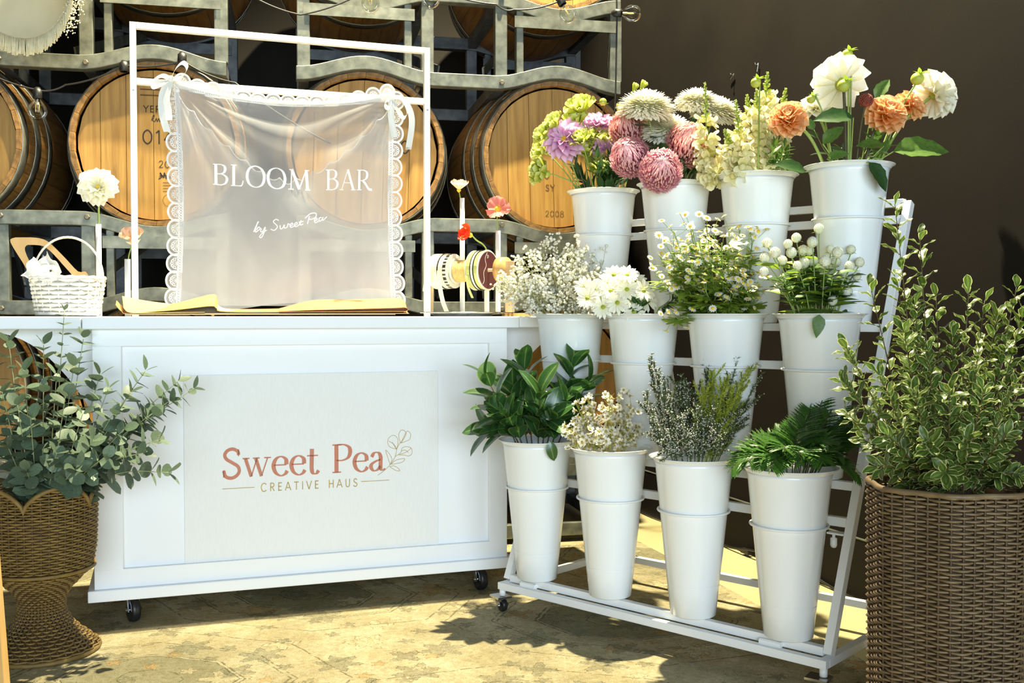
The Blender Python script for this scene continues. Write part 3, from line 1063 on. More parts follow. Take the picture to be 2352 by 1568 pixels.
# red and white striped board on the wall at the left
t = thing('striped_sign', 'red and white striped board on the back wall above the hooped barrel', 'sign', RP(-2.55, 1.26, 1.75))
p = at(20, 195, 4.72)
for i, (dx, m) in enumerate(((-0.075, 'red'), (-0.035, 'sign_white'), (0.005, 'back_wall'), (0.045, 'red'), (0.068, 'sign_white'))):
    w = (0.04, 0.04, 0.04, 0.04, 0.006)[i]
    MB().box(p + V((dx, 0, 0)), (w, 0.01, 0.24)).build('stripe', m, t, False)

# ------------------------------------------------------------------ string lights
def catenary(p, q, sag, n=14):
    return [p.lerp(q, i / n) - V((0, 0, sag * 4 * (i / n) * (1 - i / n))) for i in range(n + 1)]


BULB_P = [(0.0125, 0.0), (0.0135, 0.006), (0.022, 0.016), (0.032, 0.030), (0.0355, 0.045), (0.0335, 0.060), (0.026, 0.072), (0.013, 0.079), (0.0006, 0.081)]


def bulb(t, p, d, glass_=True):
    d = V(d).normalized()
    M = Matrix.Translation(p) @ d.to_track_quat('Z', 'Y').to_matrix().to_4x4()
    MB().lathe([(0.0005, -0.034), (0.009, -0.034), (0.012, -0.028), (0.0165, -0.024), (0.0165, 0.006), (0.013, 0.008)], 14, M).build('socket', 'black', t)
    if glass_:
        g = MB().lathe([(r, z + 0.006) for r, z in BULB_P], 20, M).build('bulb', 'bulb', t)
        for s in (-1, 1):
            MB().tube([M @ V((0.004 * s, 0, 0.02)), M @ V((0.007 * s, 0, 0.032)), M @ V((0.006 * s, 0, 0.056))], 0.0013, 5).build('filament', 'filament', g)
        MB().tube([M @ V((0, 0, 0.012)), M @ V((0, 0, 0.03))], 0.004, 6).build('filament_stem', 'sign_white', g)


def string_light(label, pts, bulbs, sag=0.02):
    W_ = [at(*p) for p in pts]
    t = thing('string_light', label, 'string light', W_[0])
    path = []
    for a, b in zip(W_, W_[1:]):
        path += catenary(a, b, sag)[:-1]
    path.append(W_[-1])
    MB().tube(path, 0.0035, 5).build('cable', 'black', t)
    for (px, py, dep, d, g) in bulbs:
        bulb(t, at(px, py, dep), d, g)
    return t


string_light('black string light with a clear bulb hanging beside the hooped barrel',
             [(-60, 150, 3.72), (84, 206, 3.76), (150, 195, 3.78), (285, 150, 3.80), (420, 140, 3.82), (540, 190, 3.84), (760, 330, 3.95)],
             [(86, 222, 3.76, (0.0, -0.05, -1), True), (285, 160, 3.80, (0.05, -0.1, -1), False), (418, 140, 3.82, (0, -0.15, -1), False)], 0.012)
string_light('black string light along the top of the racks with several clear bulbs',
             [(560, -20, 3.9), (690, 34, 3.92), (840, -20, 3.95), (985, -30, 3.97), (1140, 10, 4.0), (1180, 22, 4.02), (1290, 0, 4.05), (1415, -30, 4.1)],
             [(848, -22, 3.95, (0.1, -0.1, -1), True), (990, -32, 3.97, (0, -0.1, -1), True), (1291, 8, 4.05, (0.5, -0.25, -1), True)], 0.012)
string_light('black string light drop with a sideways clear bulb against the dark wall',
             [(1416, -20, 4.14), (1417, 40, 4.14), (1414, 205, 4.14), (1412, 260, 4.13)],
             [(1424, 30, 4.13, (1, -0.35, -0.12), True)], 0.0)

# ------------------------------------------------------------------ fringed shade at the top corner
sc_ = at(10, -130, 3.3)
t = thing('fringed_shade', 'cream fabric shade with hanging cord fringe at the top corner', 'shade', sc_)
kx = 3.3 / F


def shade_pt(u, v):
    a = 2 * pi * u
    rr = 1.0 - 0.88 * v ** 1.6
    return sc_ + V((150 * kx * rr * cos(a), 0.13 * rr * sin(a) + 0.09 * v, 190 * kx * rr * -sin(a) * 1.0 + 0.16 * v))


MB().sheet(shade_pt, 40, 8, 0.003).build('canopy', 'shade', t)
mb = MB()
fr = random.Random(3)
for i in range(150):
    u = 0.06 + 0.40 * i / 150
    p = V(shade_pt(u, 0.0))
    for k in range(2):
        L_ = 0.052 + fr.uniform(-0.006, 0.008)
        q = p + V((fr.uniform(-.002, .002), fr.uniform(-.004, .004) - 0.003 * k, -L_))
        mb.tube([p, p.lerp(q, 0.5) + V((fr.uniform(-.002, .002), 0, 0)), q], [0.0014, 0.0016, 0.0022], 5)
tag(mb.build('cord_fringe', 'fringe', t), kind='stuff')
mb = MB()
for i in range(420):
    u = 0.0 + 0.16 * fr.random()
    p = V(shade_pt(u, 0.0)) + V((fr.uniform(0, .05), fr.uniform(-.02, .01), fr.uniform(-.055, .02)))
    mb.octa(p, fr.uniform(0.002, 0.004))
tag(mb.build('bead_fringe', 'bead', t), kind='stuff')

# ------------------------------------------------------------------ the white counter on wheels
CC = V((0.945, 0.327, 0)).normalized()
CM = V((-0.327, 0.945, 0)).normalized()
C0 = V((-1.257, 3.016, 0))


def CP(a, q, z):
    return C0 + CC * a + CM * q + V((0, 0, z))


def CA(px, q, z=0.945):
    """distance along the counter of the vertical line seen at picture column px"""
    r = ray(px, 725)
    p = C0 + CM * q
    # (p + CC*a) x r = 0 in plan
    return -(p.x * r.y - p.y * r.x) / (CC.x * r.y - CC.y * r.x)


def CZ(px, py, q):
    h = hit(px, py, CP(0, q, 0), CM)
    return h.z


def cbox(mb, a0, a1, q0, q1, z0, z1):
    return mb.bar(CP((a0 + a1) / 2, q0, (z0 + z1) / 2), CP((a0 + a1) / 2, q1, (z0 + z1) / 2), a1 - a0, z1 - z0)


cart = thing('display_counter', 'white wheeled display counter with a framed front panel and rose lettering', 'counter', CP(0.66, 0.22, 0))
AB0, AB1 = 0.014, 1.318
cbox(MB(), AB0, AB1, 0.032, 0.43, 0.125, 0.905).build('body', 'white_paint', cart, False, 0.002)
cbox(MB(), -0.004, 1.336, 0.0, 0.45, 0.09, 0.125).build('plinth', 'white_paint', cart, False, 0.003)
al, ar = CA(278, 0.02), CA(1123, 0.02)
zt_, zb_ = 0.853, 0.182
f = 0.016
fr_top = cbox(MB(), AB0, AB1, f, 0.0325, zt_, 0.905).build('top_rail', 'white_paint', cart, False, 0.0015)
cbox(MB(), AB0, AB1, f, 0.0325, 0.125, zb_).build('bottom_rail', 'white_paint', cart, False, 0.0015)
cbox(MB(), AB0, al, f, 0.0325, zb_ - 0.001, zt_ + 0.001).build('stile', 'white_paint', cart, False, 0.0015)
cbox(MB(), ar, AB1, f, 0.0325, zb_ - 0.001, zt_ + 0.001).build('stile', 'white_paint', cart, False, 0.0015)
acl, acr = CA(420, 0.03), CA(1005, 0.03)
pan = cbox(MB(), acl, acr, 0.026, 0.0325, zb_, 0.762).build('sign_panel', 'linen', cart, False, 0.001)
seam_l, seam_r = CA(187, -0.012), CA(1193, -0.012)
cbox(MB(), seam_l + 0.001, seam_r - 0.001, -0.014, 0.47, 0.905, 0.943).build('worktop', 'white_paint', cart, False, 0.003)
for a0, a1, sg in ((seam_l - 0.42, seam_l - 0.001, -1), (seam_r + 0.001, seam_r + 0.42, 1)):
    fp = cbox(MB(), a0, a1, -0.012, 0.468, 0.906, 0.943).build('side_flap', 'white_paint', cart, False, 0.003)
    # curved bracket that props the flap
    for q0 in (0.10,):
        mb = MB()
        base_a = AB0 if sg < 0 else AB1
        Lb, Hb, th = 0.30, 0.26, 0.02
        n = 12
        ou, inn = [], []
        for i in range(n + 1):
            s = i / n
            ou.append((s * Lb, 0.0))
            inn.append((s * Lb, -Hb * (1 - s) ** 2.2 - 0.008))
        vs, fs = [], []
        for q in (q0, q0 + th):
            for (x, z) in ou + inn:
                vs.append(CP(base_a + sg * x, q, 0.9055 + z))
        k = 2 * (n + 1)
        for i in range(n):
            fs.append((i, i + 1, n + 2 + i, n + 1 + i))
            fs.append((k + n + 1 + i, k + n + 2 + i, k + i + 1, k + i))
            fs.append((n + 1 + i, n + 2 + i, k + n + 2 + i, k + n + 1 + i))
        fs.append((n, k + n, k + 2 * n + 1, 2 * n + 1))
        mb.add(vs, fs).build('flap_bracket', 'white_paint', fp, False)


def caster(par, p, r, w, yaw, topz, wide=True):
    """swivel caster: plate and fork in chrome, black wheel; p is the floor point under the wheel"""
    d = V((cos(yaw), sin(yaw), 0))
    ax = V((-sin(yaw), cos(yaw), 0))
    c = MB()
    pl = p + V((0, 0, topz - 0.004)) - d * 0.012
    c.bar(pl - d * 0.028, pl + d * 0.028, 0.05, 0.006)
    c.tube([pl - V((0, 0, 0.003)), pl - V((0, 0, 0.014))], [0.022, 0.018], 14)
    for s in (-1, 1):
        q = p + ax * (s * (w / 2 + 0.004))
        top = V((pl.x, pl.y, p.z + topz - 0.014)) + ax * (s * (w / 2 + 0.004))
        c.bar(top, q + V((0, 0, r * 0.8)), 0.022, 0.0035, ax)
    root = c.build('caster', 'chrome', par, False)
    M = Matrix.Translation(p + V((0, 0, r))) @ ax.to_track_quat('Z', 'Y').to_matrix().to_4x4()
    h = w / 2
    MB().lathe([(r * .25, -h), (r * .55, -h * .8), (r * .62, -h), (r * .9, -h), (r * .98, -h * .6), (r, -h * .2), (r * .985, 0), (r, h * .2),
                (r * .98, h * .6), (r * .9, h), (r * .62, h), (r * .55, h * .8), (r * .25, h)], 26, M).build('wheel', 'rubber', root)
    MB().tube([p + V((0, 0, r)) - ax * (h + 0.012), p + V((0, 0, r)) + ax * (h + 0.012)], 0.005, 8).build('axle', 'chrome', root)


for a, q, y in ((CA(300, 0.06), 0.06, 0.33 - 1.25), (CA(1103, 0.06), 0.06, 0.33 - 1.45), (0.10, 0.39, -1.0), (1.22, 0.39, -0.6)):
    p = CP(a, q, 0.0075)
    caster(cart, p, 0.038, 0.026, y, 0.0825)

# lettering printed on the front panel
def on_panel(x, y):
    return CP(x, 0.0255, y)


mb = MB()
w = text_width('Sweet Pea', SERIF, 0.02)
a0, a1 = CA(506, 0.025), CA(884, 0.025)
size = (a1 - a0) / w
zb = CZ(508, 1099, 0.025)
capz = 0.092


def on_panel_s(x, y):
    return CP(x, 0.0255, zb + y * capz / size)


text(mb, 'Sweet Pea', SERIF, on_panel_s, size, a0, 0.0, 0.02)
mb.build('lettering', 'rose_print', pan, False)
mb = MB()
a0, a1 = CA(596, 0.025), CA(820, 0.025)
z0 = CZ(600, 1129, 0.025)
w = text_width('CREATIVE HAUS', SANS, 0.34)
size2 = (a1 - a0) / w


def on_panel_c(x, y):
    return CP(x, 0.0255, z0 + y * 0.0265 / size2)


text(mb, 'CREATIVE HAUS', SANS, on_panel_c, size2, a0, 0.0, 0.34)
for l, r in ((508, 582), (828, 893)):
    z = CZ(600, 1118, 0.025)
    strokes_mesh(mb, [('l', [(CA(l, 0.025), z), (CA(r, 0.025), z)], 0.0022)], on_panel)
mb.build('lettering', 'gold_print', pan, False)
# line drawing of a sweet pea sprig beside the words (traced as curves on the panel)
zx = lambda x, y: (lambda h: ((h - C0).dot(CC), h.z))(hit(460 + x / 4.356, 960 + y / 4.356, CP(0, 0.0255, 0), CM))
sp = [[(1775, 572), (1840, 525), (1900, 465), (1950, 385), (1970, 300), (2005, 240)],
      [(2005, 250), (1985, 180), (2000, 130), (2030, 120), (2060, 150), (2040, 200), (2005, 250)],
      [(2010, 248), (2050, 160), (2075, 130), (2105, 160), (2095, 210), (2060, 230), (2010, 248)],
      [(1965, 310), (1900, 290), (1875, 245), (1890, 195), (1930, 172), (1965, 190), (1980, 240), (1965, 310)],
      [(1965, 310), (1935, 260), (1885, 230)], [(1960, 308), (1920, 240)],
      [(1950, 385), (2005, 345), (2020, 300), (2060, 285), (2110, 300), (2118, 350), (2090, 378), (2040, 370), (1985, 368)],
      [(1990, 365), (2060, 340), (2110, 300)], [(2010, 330), (2050, 320), (2080, 345)],
      [(1900, 465), (1875, 390), (1855, 320), (1890, 355), (1918, 410), (1900, 465)],
      [(1910, 460), (1960, 420), (2045, 405), (2020, 440), (1960, 455), (1910, 460)],
      [(1895, 485), (1940, 478), (1985, 505), (1995, 528), (1950, 520), (1895, 485)]]
mb = MB()
for s in sp:
    strokes_mesh(mb, [('c', [zx(*p) for p in s], 0.0017)], on_panel, n=5)
mb.build('sprig_drawing', 'gold_print', pan, False)

# ------------------------------------------------------------------ the white metal frame standing on the counter
FQ = 0.215
fa0, fa1 = CA(311, FQ), CA(981, FQ)
ft = CZ(311, 52, FQ)
fm = CZ(311, 187, FQ)
fr_ = thing('banner_stand', 'thin white metal frame standing on the counter and carrying the cloth', 'frame', CP((fa0 + fa1) / 2, FQ, 0.943))
for a in (fa0, fa1):
    po = MB().bar(CP(a, FQ, 0.9435), CP(a, FQ, ft), 0.020, 0.020, CM).build('post', 'white_frame', fr_, False, 0.001)
    MB().bar(CP(a, FQ - 0.0105, fm - 0.03), CP(a, FQ - 0.0115, fm - 0.03), 0.005, 0.005).build('screw', 'chrome', po, False)
for z in (ft - 0.010, fm):
    MB().bar(CP(fa0 + 0.01, FQ, z), CP(fa1 - 0.01, FQ, z), 0.02, 0.02).build('crossbar', 'white_frame', fr_, False, 0.001)

# ------------------------------------------------------------------ the sheer cloth banner
ca0, ca1 = CA(404, 0.18), CA(908, 0.18)
CWID = ca1 - ca0
ZTL, ZTR = CZ(400, 186, 0.18), CZ(908, 212, 0.18)


def cloth_top(u):
    return ZTL + (ZTR - ZTL) * u - 0.052 * (1 - (2 * u - 1) ** 2) ** 0.9


def cloth_q(u, v):
    q = 0.178
    # folds running down from the two tied corners
    dl = math.atan2(v * 0.75, u * 0.72 + 1e-4)
    dr = math.atan2(v * 0.75, (1 - u) * 0.72 + 1e-4)
    rl = sqrt((u * .72) ** 2 + (v * .75) ** 2)
    rr_ = sqrt(((1 - u) * .72) ** 2 + (v * .75) ** 2)
    q += 0.012 * sin(dl * 13) * math.exp(-rl * 2.2) * min(1, rl * 8)
    q += 0.010 * sin(dr * 11 + 1) * math.exp(-rr_ * 2.4) * min(1, rr_ * 8)
    q += 0.008 * sin(u * 15 + v * 3) * v + 0.006 * sin(u * 31 + 1.3) * v * v
    return min(max(q, 0.163), 0.198)


def cloth(u, v, off=0.0):
    top = cloth_top(u)
    bot = 0.975 - 0.012 * sin(u * 9)
    side = 0.012 * sin(pi * v) * (1 - 2 * u)
    return CP(ca0 + CWID * u + side, cloth_q(u, v) + off, top + (bot - top) * v)


ban = thing('cloth_banner', 'sheer white lace-edged cloth lettered in white, tied to the white frame', 'banner', CP((ca0 + ca1) / 2, 0.18, 0.96))
MB().grid(lambda u, v: cloth(u, v), 60, 60).build('cloth', 'cloth', ban)
MB().tube([cloth(i / 40, 0.0, -0.001) for i in range(41)], 0.0055, 6).build('hem', 'lace', ban)


def flap_bot(u):
    s = abs(2 * u - 1)
    z = 0.03 + 0.22 * (1 - s ** 1.5)
    return z + 0.016 * abs(sin(u * pi * 13)) - 0.02 * max(0, 0.3 - u)


def back_layer(u, v):
    """second layer behind, its scalloped upper edge sagging from the two corners"""
    top = cloth_top(u) - flap_bot(u)
    z = top + (0.978 - top) * v
    vf = (cloth_top(u) - z) / (cloth_top(u) - 0.97)
    return CP(ca0 + 0.006 + (CWID - 0.012) * u, cloth_q(u, vf) + 0.012 + 0.006 * sin(u * 19 + v * 4) * v, z)


MB().grid(back_layer, 104, 24).build('back_layer', 'cloth_back', ban)
mb = MB()
pts = [back_layer(i / 104, 0.0) for i in range(105)]
mb.tube(pts, 0.0016, 5).build('scalloped_hem', 'lace', ban)

# lace scallop, drawn once as thread ribbons in its own plane (x outwards, y along the edge)
def lace_scallop():
    mb = MB()
    fn = lambda x, y: V((x, 0.0, y))
    h = 0.029
    S = [('c', [(0.0, -h), (0.014, -h * .98), (0.028, -h * .6), (0.033, 0), (0.028, h * .6), (0.014, h * .98), (0.0, h)], 0.0065),
         ('c', [(0.002, -h * .62), (0.014, -h * .5), (0.021, 0), (0.014, h * .5), (0.002, h * .62)], 0.0025)]
    for k in range(5):
        a = -1.1 + 0.55 * k
        c = (0.003 + 0.015 * cos(a), 0.015 * sin(a))
        S.append(('o', [(c[0] + 0.0045 * cos(b), c[1] + 0.0030 * sin(b)) for b in [i * pi / 3 for i in range(6)]], 0.0022))
        S.append(('l', [(0.0, 0.0), (c[0] * .8, c[1] * .8)], 0.0016))
    for k in range(7):
        y = -h + 2 * h * (k + .5) / 7
        S.append(('l', [(-0.012, y - 0.004), (-0.001, y + 0.004)], 0.0032))
        S.append(('l', [(-0.012, y + 0.004), (-0.001, y - 0.004)], 0.0018))
    S += [('l', [(-0.013, -h), (-0.013, h)], 0.004), ('l', [(0.0, -h), (0.0, h)], 0.0035)]
    strokes_mesh(mb, S, fn, n=4)
    k = 12
    vs = [V((-0.013, 0.0006, -h)), V((-0.013, 0.0006, h))] + [V((0.0335 * cos(-pi / 2 + pi * i / k), 0.0006, h * sin(-pi / 2 + pi * i / k))) for i in range(k + 1)]
    mb.add(vs, [tuple([0] + list(range(2, k + 3)) + [1])], mi=1)
    return mb.mesh('lace_scallop', ['lace', 'cloth_back'], False)


LACE = lace_scallop()
for side, u in ((-1, 0.0), (1, 1.0)):
    for k in range(13):
        v = (k + 0.5) / 13
        p = cloth(u, v, -0.002)
        up = (cloth(u, v - 0.02) - cloth(u, v + 0.02)).normalized()
        X = CC * side
        Yv = CM
        M = Matrix(((X.x, Yv.x, up.x, p.x), (X.y, Yv.y, up.y, p.y), (X.z, Yv.z, up.z, p.z), (0, 0, 0, 1)))
        piece('lace_scallop', LACE, ban, M @ Matrix.Rotation(0.16 * sin(k * 2.1), 4, 'Z'))
for k in range(15):
    u = (k + 0.5) / 15
    p = cloth(u, 0.0, 0.004)
    tang = (cloth(min(u + 0.02, 1), 0) - cloth(max(u - 0.02, 0), 0)).normalized()
    up = V((0, 0, 1))
    X = up * (0.75 if 2 < k < 12 else 1.0)
    M = Matrix(((X.x, CM.x, -tang.x * .85, p.x), (X.y, CM.y, -tang.y * .85, p.y), (X.z, CM.z, -tang.z * .85, p.z), (0, 0, 0, 1)))
    piece('lace_scallop', LACE, ban, M @ Matrix.Rotation(0.3 * sin(k * 1.7), 4, 'Z'))


# the words follow the cloth
def uv_of(px, py):
    h = hit(px, py, CP(0, 0.175, 0), CM)
    u = ((h - C0).dot(CC) - ca0) / CWID
    top = cloth_top(u)
    return u, (top - h.z) / (top - 0.97)


def on_cloth(x, y):
    """x, y in metres from the cloth's top left corner"""
    u = x / CWID
    top = cloth_top(min(max(u, 0), 1))
    return cloth(u, -y / (top - 0.97), -0.0025)


def word_on_cloth(name, word, x0px, x1px, ypx0, ypx1, cap, font, **kw):
    mb = MB()
    ua, va = uv_of(x0px, ypx0)
    ub, vb = uv_of(x1px, ypx1)
    w = text_width(word, font, 0.04)
    x0, x1 = ua * CWID, ub * CWID
    ya = (cloth_top(ua) - 0.97) * va
    yb = (cloth_top(ub) - 0.97) * vb
    s = (x1 - x0) / w
    fn = lambda x, y: CP(ca0 + x, cloth_q(x / CWID, 0.3 + 0.0) - 0.0, 0)

    def fn(x, y):
        k = (x - x0) / (x1 - x0)
        u = x / CWID
        z = (cloth_top(ua) - ya) * (1 - k) + (cloth_top(ub) - yb) * k + y * cap / s
        v = (cloth_top(u) - z) / (cloth_top(u) - 0.97)
        c = CP(ca0 + x, cloth_q(u, v) - 0.0055, z)
        return c
    text(mb, word, font, fn, s, x0, 0.0, 0.04, **kw)
    return mb.build(name, 'white_print', ban, False)


word_on_cloth('lettering', 'BLOOM', 487, 714, 424, 438, 0.068, SERIF)
word_on_cloth('lettering', 'BAR', 746, 852, 437, 436, 0.068, SERIF)
# handwritten line, traced as pen strokes (coordinates of the cloth detail, 2.614 px per picture px)
pen = [[(530, 1052), (548, 1010), (560, 990), (552, 1000), (540, 1050), (556, 1044), (570, 1030), (560, 1022), (548, 1040)],
       [(578, 1030), (572, 1050), (586, 1046), (600, 1022), (594, 1052), (578, 1084), (566, 1080), (585, 1056), (610, 1040)],
       [(680, 985), (664, 976), (648, 990), (662, 1006), (672, 1022), (654, 1042), (632, 1034)],
       [(688, 1012), (690, 1034), (704, 1028), (712, 1010), (714, 1030), (730, 1022), (734, 1004), (744, 1010)],
       [(746, 1018), (762, 1010), (758, 1000), (746, 1012), (752, 1026), (772, 1018)],
       [(772, 1014), (788, 1006), (784, 996), (772, 1008), (778, 1022), (798, 1012), (812, 985), (806, 1012), (824, 1006)],
       [(798, 996), (826, 990)],
       [(862, 958), (850, 1006)], [(836, 972), (868, 944), (900, 942), (902, 962), (880, 976), (860, 978)],
       [(892, 988), (908, 980), (904, 970), (892, 982), (898, 998), (918, 988)],
       [(936, 966), (922, 970), (922, 988), (936, 982), (944, 964), (942, 984), (968, 962)]]
mb = MB()


def cloth_xy(x, y):
    u, v = uv_of(380 + x / 2.614, 130 + y / 2.614)
    return (u * CWID, -(cloth_top(u) - 0.97) * v)


def on_cloth_pen(x, y):
    u = x / CWID
    v = -y / (cloth_top(u) - 0.97)
    return CP(ca0 + x, cloth_q(u, v) - 0.0055, cloth_top(u) + y)


for s in pen:
    strokes_mesh(mb, [('c', [cloth_xy(*p) for p in s], 0.0032)], on_cloth_pen, n=5)
mb.build('lettering', 'white_print', ban, False)


# satin bows that tie the cloth to the crossbar
def ribbon(path, w, nrm):
    """flat band along a path; nrm gives the band's side direction"""
    mb = MB()
    P = cr(path, 8)
    side = V(nrm).normalized()
    mb.sheet(lambda u, v: P[min(int(round(u * (len(P) - 1))), len(P) - 1)] + side * ((v - 0.5) * w), len(P) - 1, 2, 0.0012)
    return mb


def bow(label, px, py, loops, tails):
    c = hit(px, py, CP(0, 0.150, 0), CM)
    t = thing('ribbon_bow', label, 'bow', c)
    q = lambda x, y, o=0.0: hit(px + x, py + y, CP(0, 0.148 - o, 0), CM)
    for L_ in loops:
        ribbon([q(*p) for p in L_], 0.017, V((0.25, 0.5, 0.85))).build('bow_loop', 'white_satin', t)
    for L_ in tails:
        ribbon([q(*p) for p in L_], 0.021, V((1.0, 0.32, 0.1))).build('tail', 'white_satin', t)
    mb = MB()
    mb.sphere(c - CM * 0.004, 0.011, 12, 8).build('knot', 'white_satin', t)


bow('creamy satin bow tied at the end of the frame bar above the 014 barrel', 392, 182,
    [[(0, 0, .004), (12, -25, .012), (28, -38, .012), (38, -25, .02), (25, -5, .01), (0, 0, .004)],
     [(0, 0, .004), (-20, -8, .012), (-42, 5, .014), (-38, 18, .022), (-15, 10, .012), (0, 0, .004)]],
    [[(0, 0, .006), (-10, 40, .012), (-6, 70, .014), (-4, 94, .016)], [(0, 0, .006), (-18, 30, .008), (-20, 75, .010), (-8, 120, .012)]])
bow('creamy satin bow with a long tail tied at the frame bar beside the ribbon-edged cloth', 900, 225,
    [[(0, 0, .004), (-14, 8, .012), (-14, 20, .016), (-4, 22, .02), (0, 0, .004)],
     [(0, 0, .004), (22, 0, .012), (36, 28, .016), (28, 46, .022), (14, 30, .014), (0, 0, .004)]],
    [[(0, 0, .006), (30, 8, .012), (46, 50, .016), (38, 118, .016)], [(0, 0, .006), (-2, 40, .010), (6, 90, .012)]])

# ------------------------------------------------------------------ things on the counter
ZC = 0.9432


def polyline_sheet(mb, prof, q0, q1, th, n=5):
    """a sheet of paper: a profile in (a, z) swept over the counter's depth"""
    P = cr([(a, z, 0) for a, z in prof], n)
    k = len(P) - 1
    mb.sheet(lambda u, v: CP(P[int(round(u * k))].x, q0 + (q1 - q0) * v, P[int(round(u * k))].y), k, 2, th)
    return mb


def prof_px(pts, q):
    return [(CA(x, q), max(CZ(x, y, q), ZC + 0.002)) for x, y in pts]


PQ = 0.05
QB = 0.150
papers = [
    ('flat grey tissue sheet, lowest of the wrapping paper on the counter', 'grey_paper', [(300, 722), (500, 722), (700, 722), (905, 722)], [(300, 716), (500, 715), (700, 715), (905, 716)], 0.0015),
    ('kraft wrapping sheet with its end bent up in a point beside the tube vase', 'kraft', [(266, 700), (280, 715), (305, 721), (480, 721), (760, 720), (937, 720)], [(268, 690), (286, 706), (312, 712), (480, 712), (760, 711), (935, 712)], 0.0012),
    ('cream wrapping sheet rising in a pointed corner at the left of the pile', 'cream_paper', [(284, 706), (296, 717), (330, 719), (400, 718), (470, 717)], [(281, 680), (320, 688), (360, 694), (410, 700), (470, 708)], 0.0012),
    ('grey green lining sheet under the raised fold of the wrapping paper', 'grey_paper', [(330, 721), (420, 720.5), (500, 720), (560, 719), (640, 719)], [(330, 712), (420, 700), (482, 690), (505, 706), (560, 713)], 0.0012),
    ('kraft wrapping sheet raised in a sharp fold in the middle of the pile', 'kraft', [(298, 720), (400, 712), (482, 703), (497, 708), (520, 716), (700, 716), (932, 715)], [(300, 712), (400, 697), (488, 676), (500, 690), (520, 709), (700, 708), (930, 706)], 0.0014),
    ('peach wrapping sheet rolled over at the end nearest the ribbon stand', 'peach_paper', [(640, 715), (716, 712), (800, 710), (905, 707), (928, 706), (936, 711), (926, 717)], [(640, 709), (718, 690), (800, 688), (905, 685), (924, 688), (932, 700), (926, 710)], 0.0014),
]
for i, (lab, m, pf, pb, th) in enumerate(papers):
    A_, B_ = prof_px(pf, PQ), prof_px(pb, QB)
    q0 = 0.03 + 0.002 * i
    A_ = cr([(a, max(z, ZC + 0.001 + 0.0012 * i), 0) for a, z in A_], 5)
    B_ = cr([(a, max(z, ZC + 0.001 + 0.0012 * i), 0) for a, z in B_], 5)
    n_ = 30
    fa = lambda P_, u: P_[int(u * (len(P_) - 1))].lerp(P_[min(int(u * (len(P_) - 1)) + 1, len(P_) - 1)], u * (len(P_) - 1) - int(u * (len(P_) - 1)))

    def paper_pt(u, v, A_=A_, B_=B_, q0=q0):
        p = fa(A_, u).lerp(fa(B_, u), v ** 1.3)
        return CP(p.x, q0 + (QB - q0) * v, p.y)
    mb = MB()
    mb.sheet(paper_pt, n_, 6, th)
    tag(mb.build('wrapping_sheet', m), lab, 'paper', 'wrapping sheets on the counter')


# slim white tube vases, each with one flower
def tube_vase(label, px, ytop, q, ybot=None, z0=None):
    a = CA(px, q)
    z0 = ZC if z0 is None else z0
    zt = CZ(px, ytop, q)
    p = CP(a, q, z0)
    t = thing('tube_vase', label, 'vase', p, 'slim tube vases on the counter')
    h = zt - z0
    r = 0.0092
    M = Matrix.Translation(p)
    MB().lathe([(0.0005, 0.0), (r, 0.0), (r, h), (r - 0.0018, h), (r - 0.0018, h - 0.08), (0.0005, h - 0.08)], 18, M).build('tube', 'white_tube', t)
    return CP(a, q, zt)


def petal_mesh(name, m, w, shape, rows=5, cols=4, cup=0.2, curl=0.1, ruffle=0.0):
    """unit petal along +y, upper side +z; attribute t runs from base to tip"""
    mb = MB()

    def fn(u, v):
        x = (u - 0.5) * 2
        hw = w * shape(v)
        z = cup * x * x * hw - curl * v * v + ruffle * sin(x * 6 + 1) * v * v * 0.1
        return V((x * hw, v - (0.05 * x * x if v > 0.9 else 0), z))
    mb.grid(fn, cols, rows, lambda u, v: max(v, 0.001))
    return mb.mesh(name, m)


rounded = lambda v: (0.28 + 0.72 * sin(min(v, 1) * pi * 0.62)) * (1.0 if v < 0.75 else sqrt(max(0.06, 1 - ((v - 0.75) / 0.26) ** 2)))
pointed = lambda v: (0.3 + 0.75 * sin(v * pi * 0.72)) * (1.0 if v < 0.55 else max(0.05, 1 - ((v - 0.55) / 0.47) ** 1.6))
fan = lambda v: (0.2 + 0.85 * v) * (1.0 if v < 0.8 else sqrt(max(0.12, 1 - ((v - 0.8) / 0.22) ** 2)))
PET = {
    'dahlia_white': petal_mesh('petal', 'p_white', 0.27, rounded, cup=0.9, curl=-0.08),
    'dahlia_orange': petal_mesh('petal', 'p_orange', 0.34, rounded, cup=0.9, curl=-0.12),
    'dahlia_pink': petal_mesh('petal', 'p_pink', 0.22, pointed, cup=0.9, curl=-0.04),
    'lisi': petal_mesh('petal', 'p_lisi', 0.52, fan, cup=0.6, curl=-0.18, ruffle=0.8),
    'daisy': petal_mesh('petal', 'p_white', 0.15, rounded, 4, 2, cup=0.4, curl=0.06),
    'poppy_peach': petal_mesh('petal', 'p_poppy_peach', 0.62, fan, 6, 8, cup=0.5, curl=-0.25, ruffle=1.0),
    'poppy_pale': petal_mesh('petal', 'p_poppy_pale', 0.62, fan, 6, 8, cup=0.5, curl=-0.25, ruffle=1.0),
    'poppy_pink': petal_mesh('petal', 'p_poppy_pink', 0.62, fan, 6, 8, cup=0.3, curl=-0.1, ruffle=1.2),
    'poppy_red': petal_mesh('petal', 'p_poppy_red', 0.62, fan, 6, 8, cup=0.5, curl=-0.25, ruffle=1.0),
}


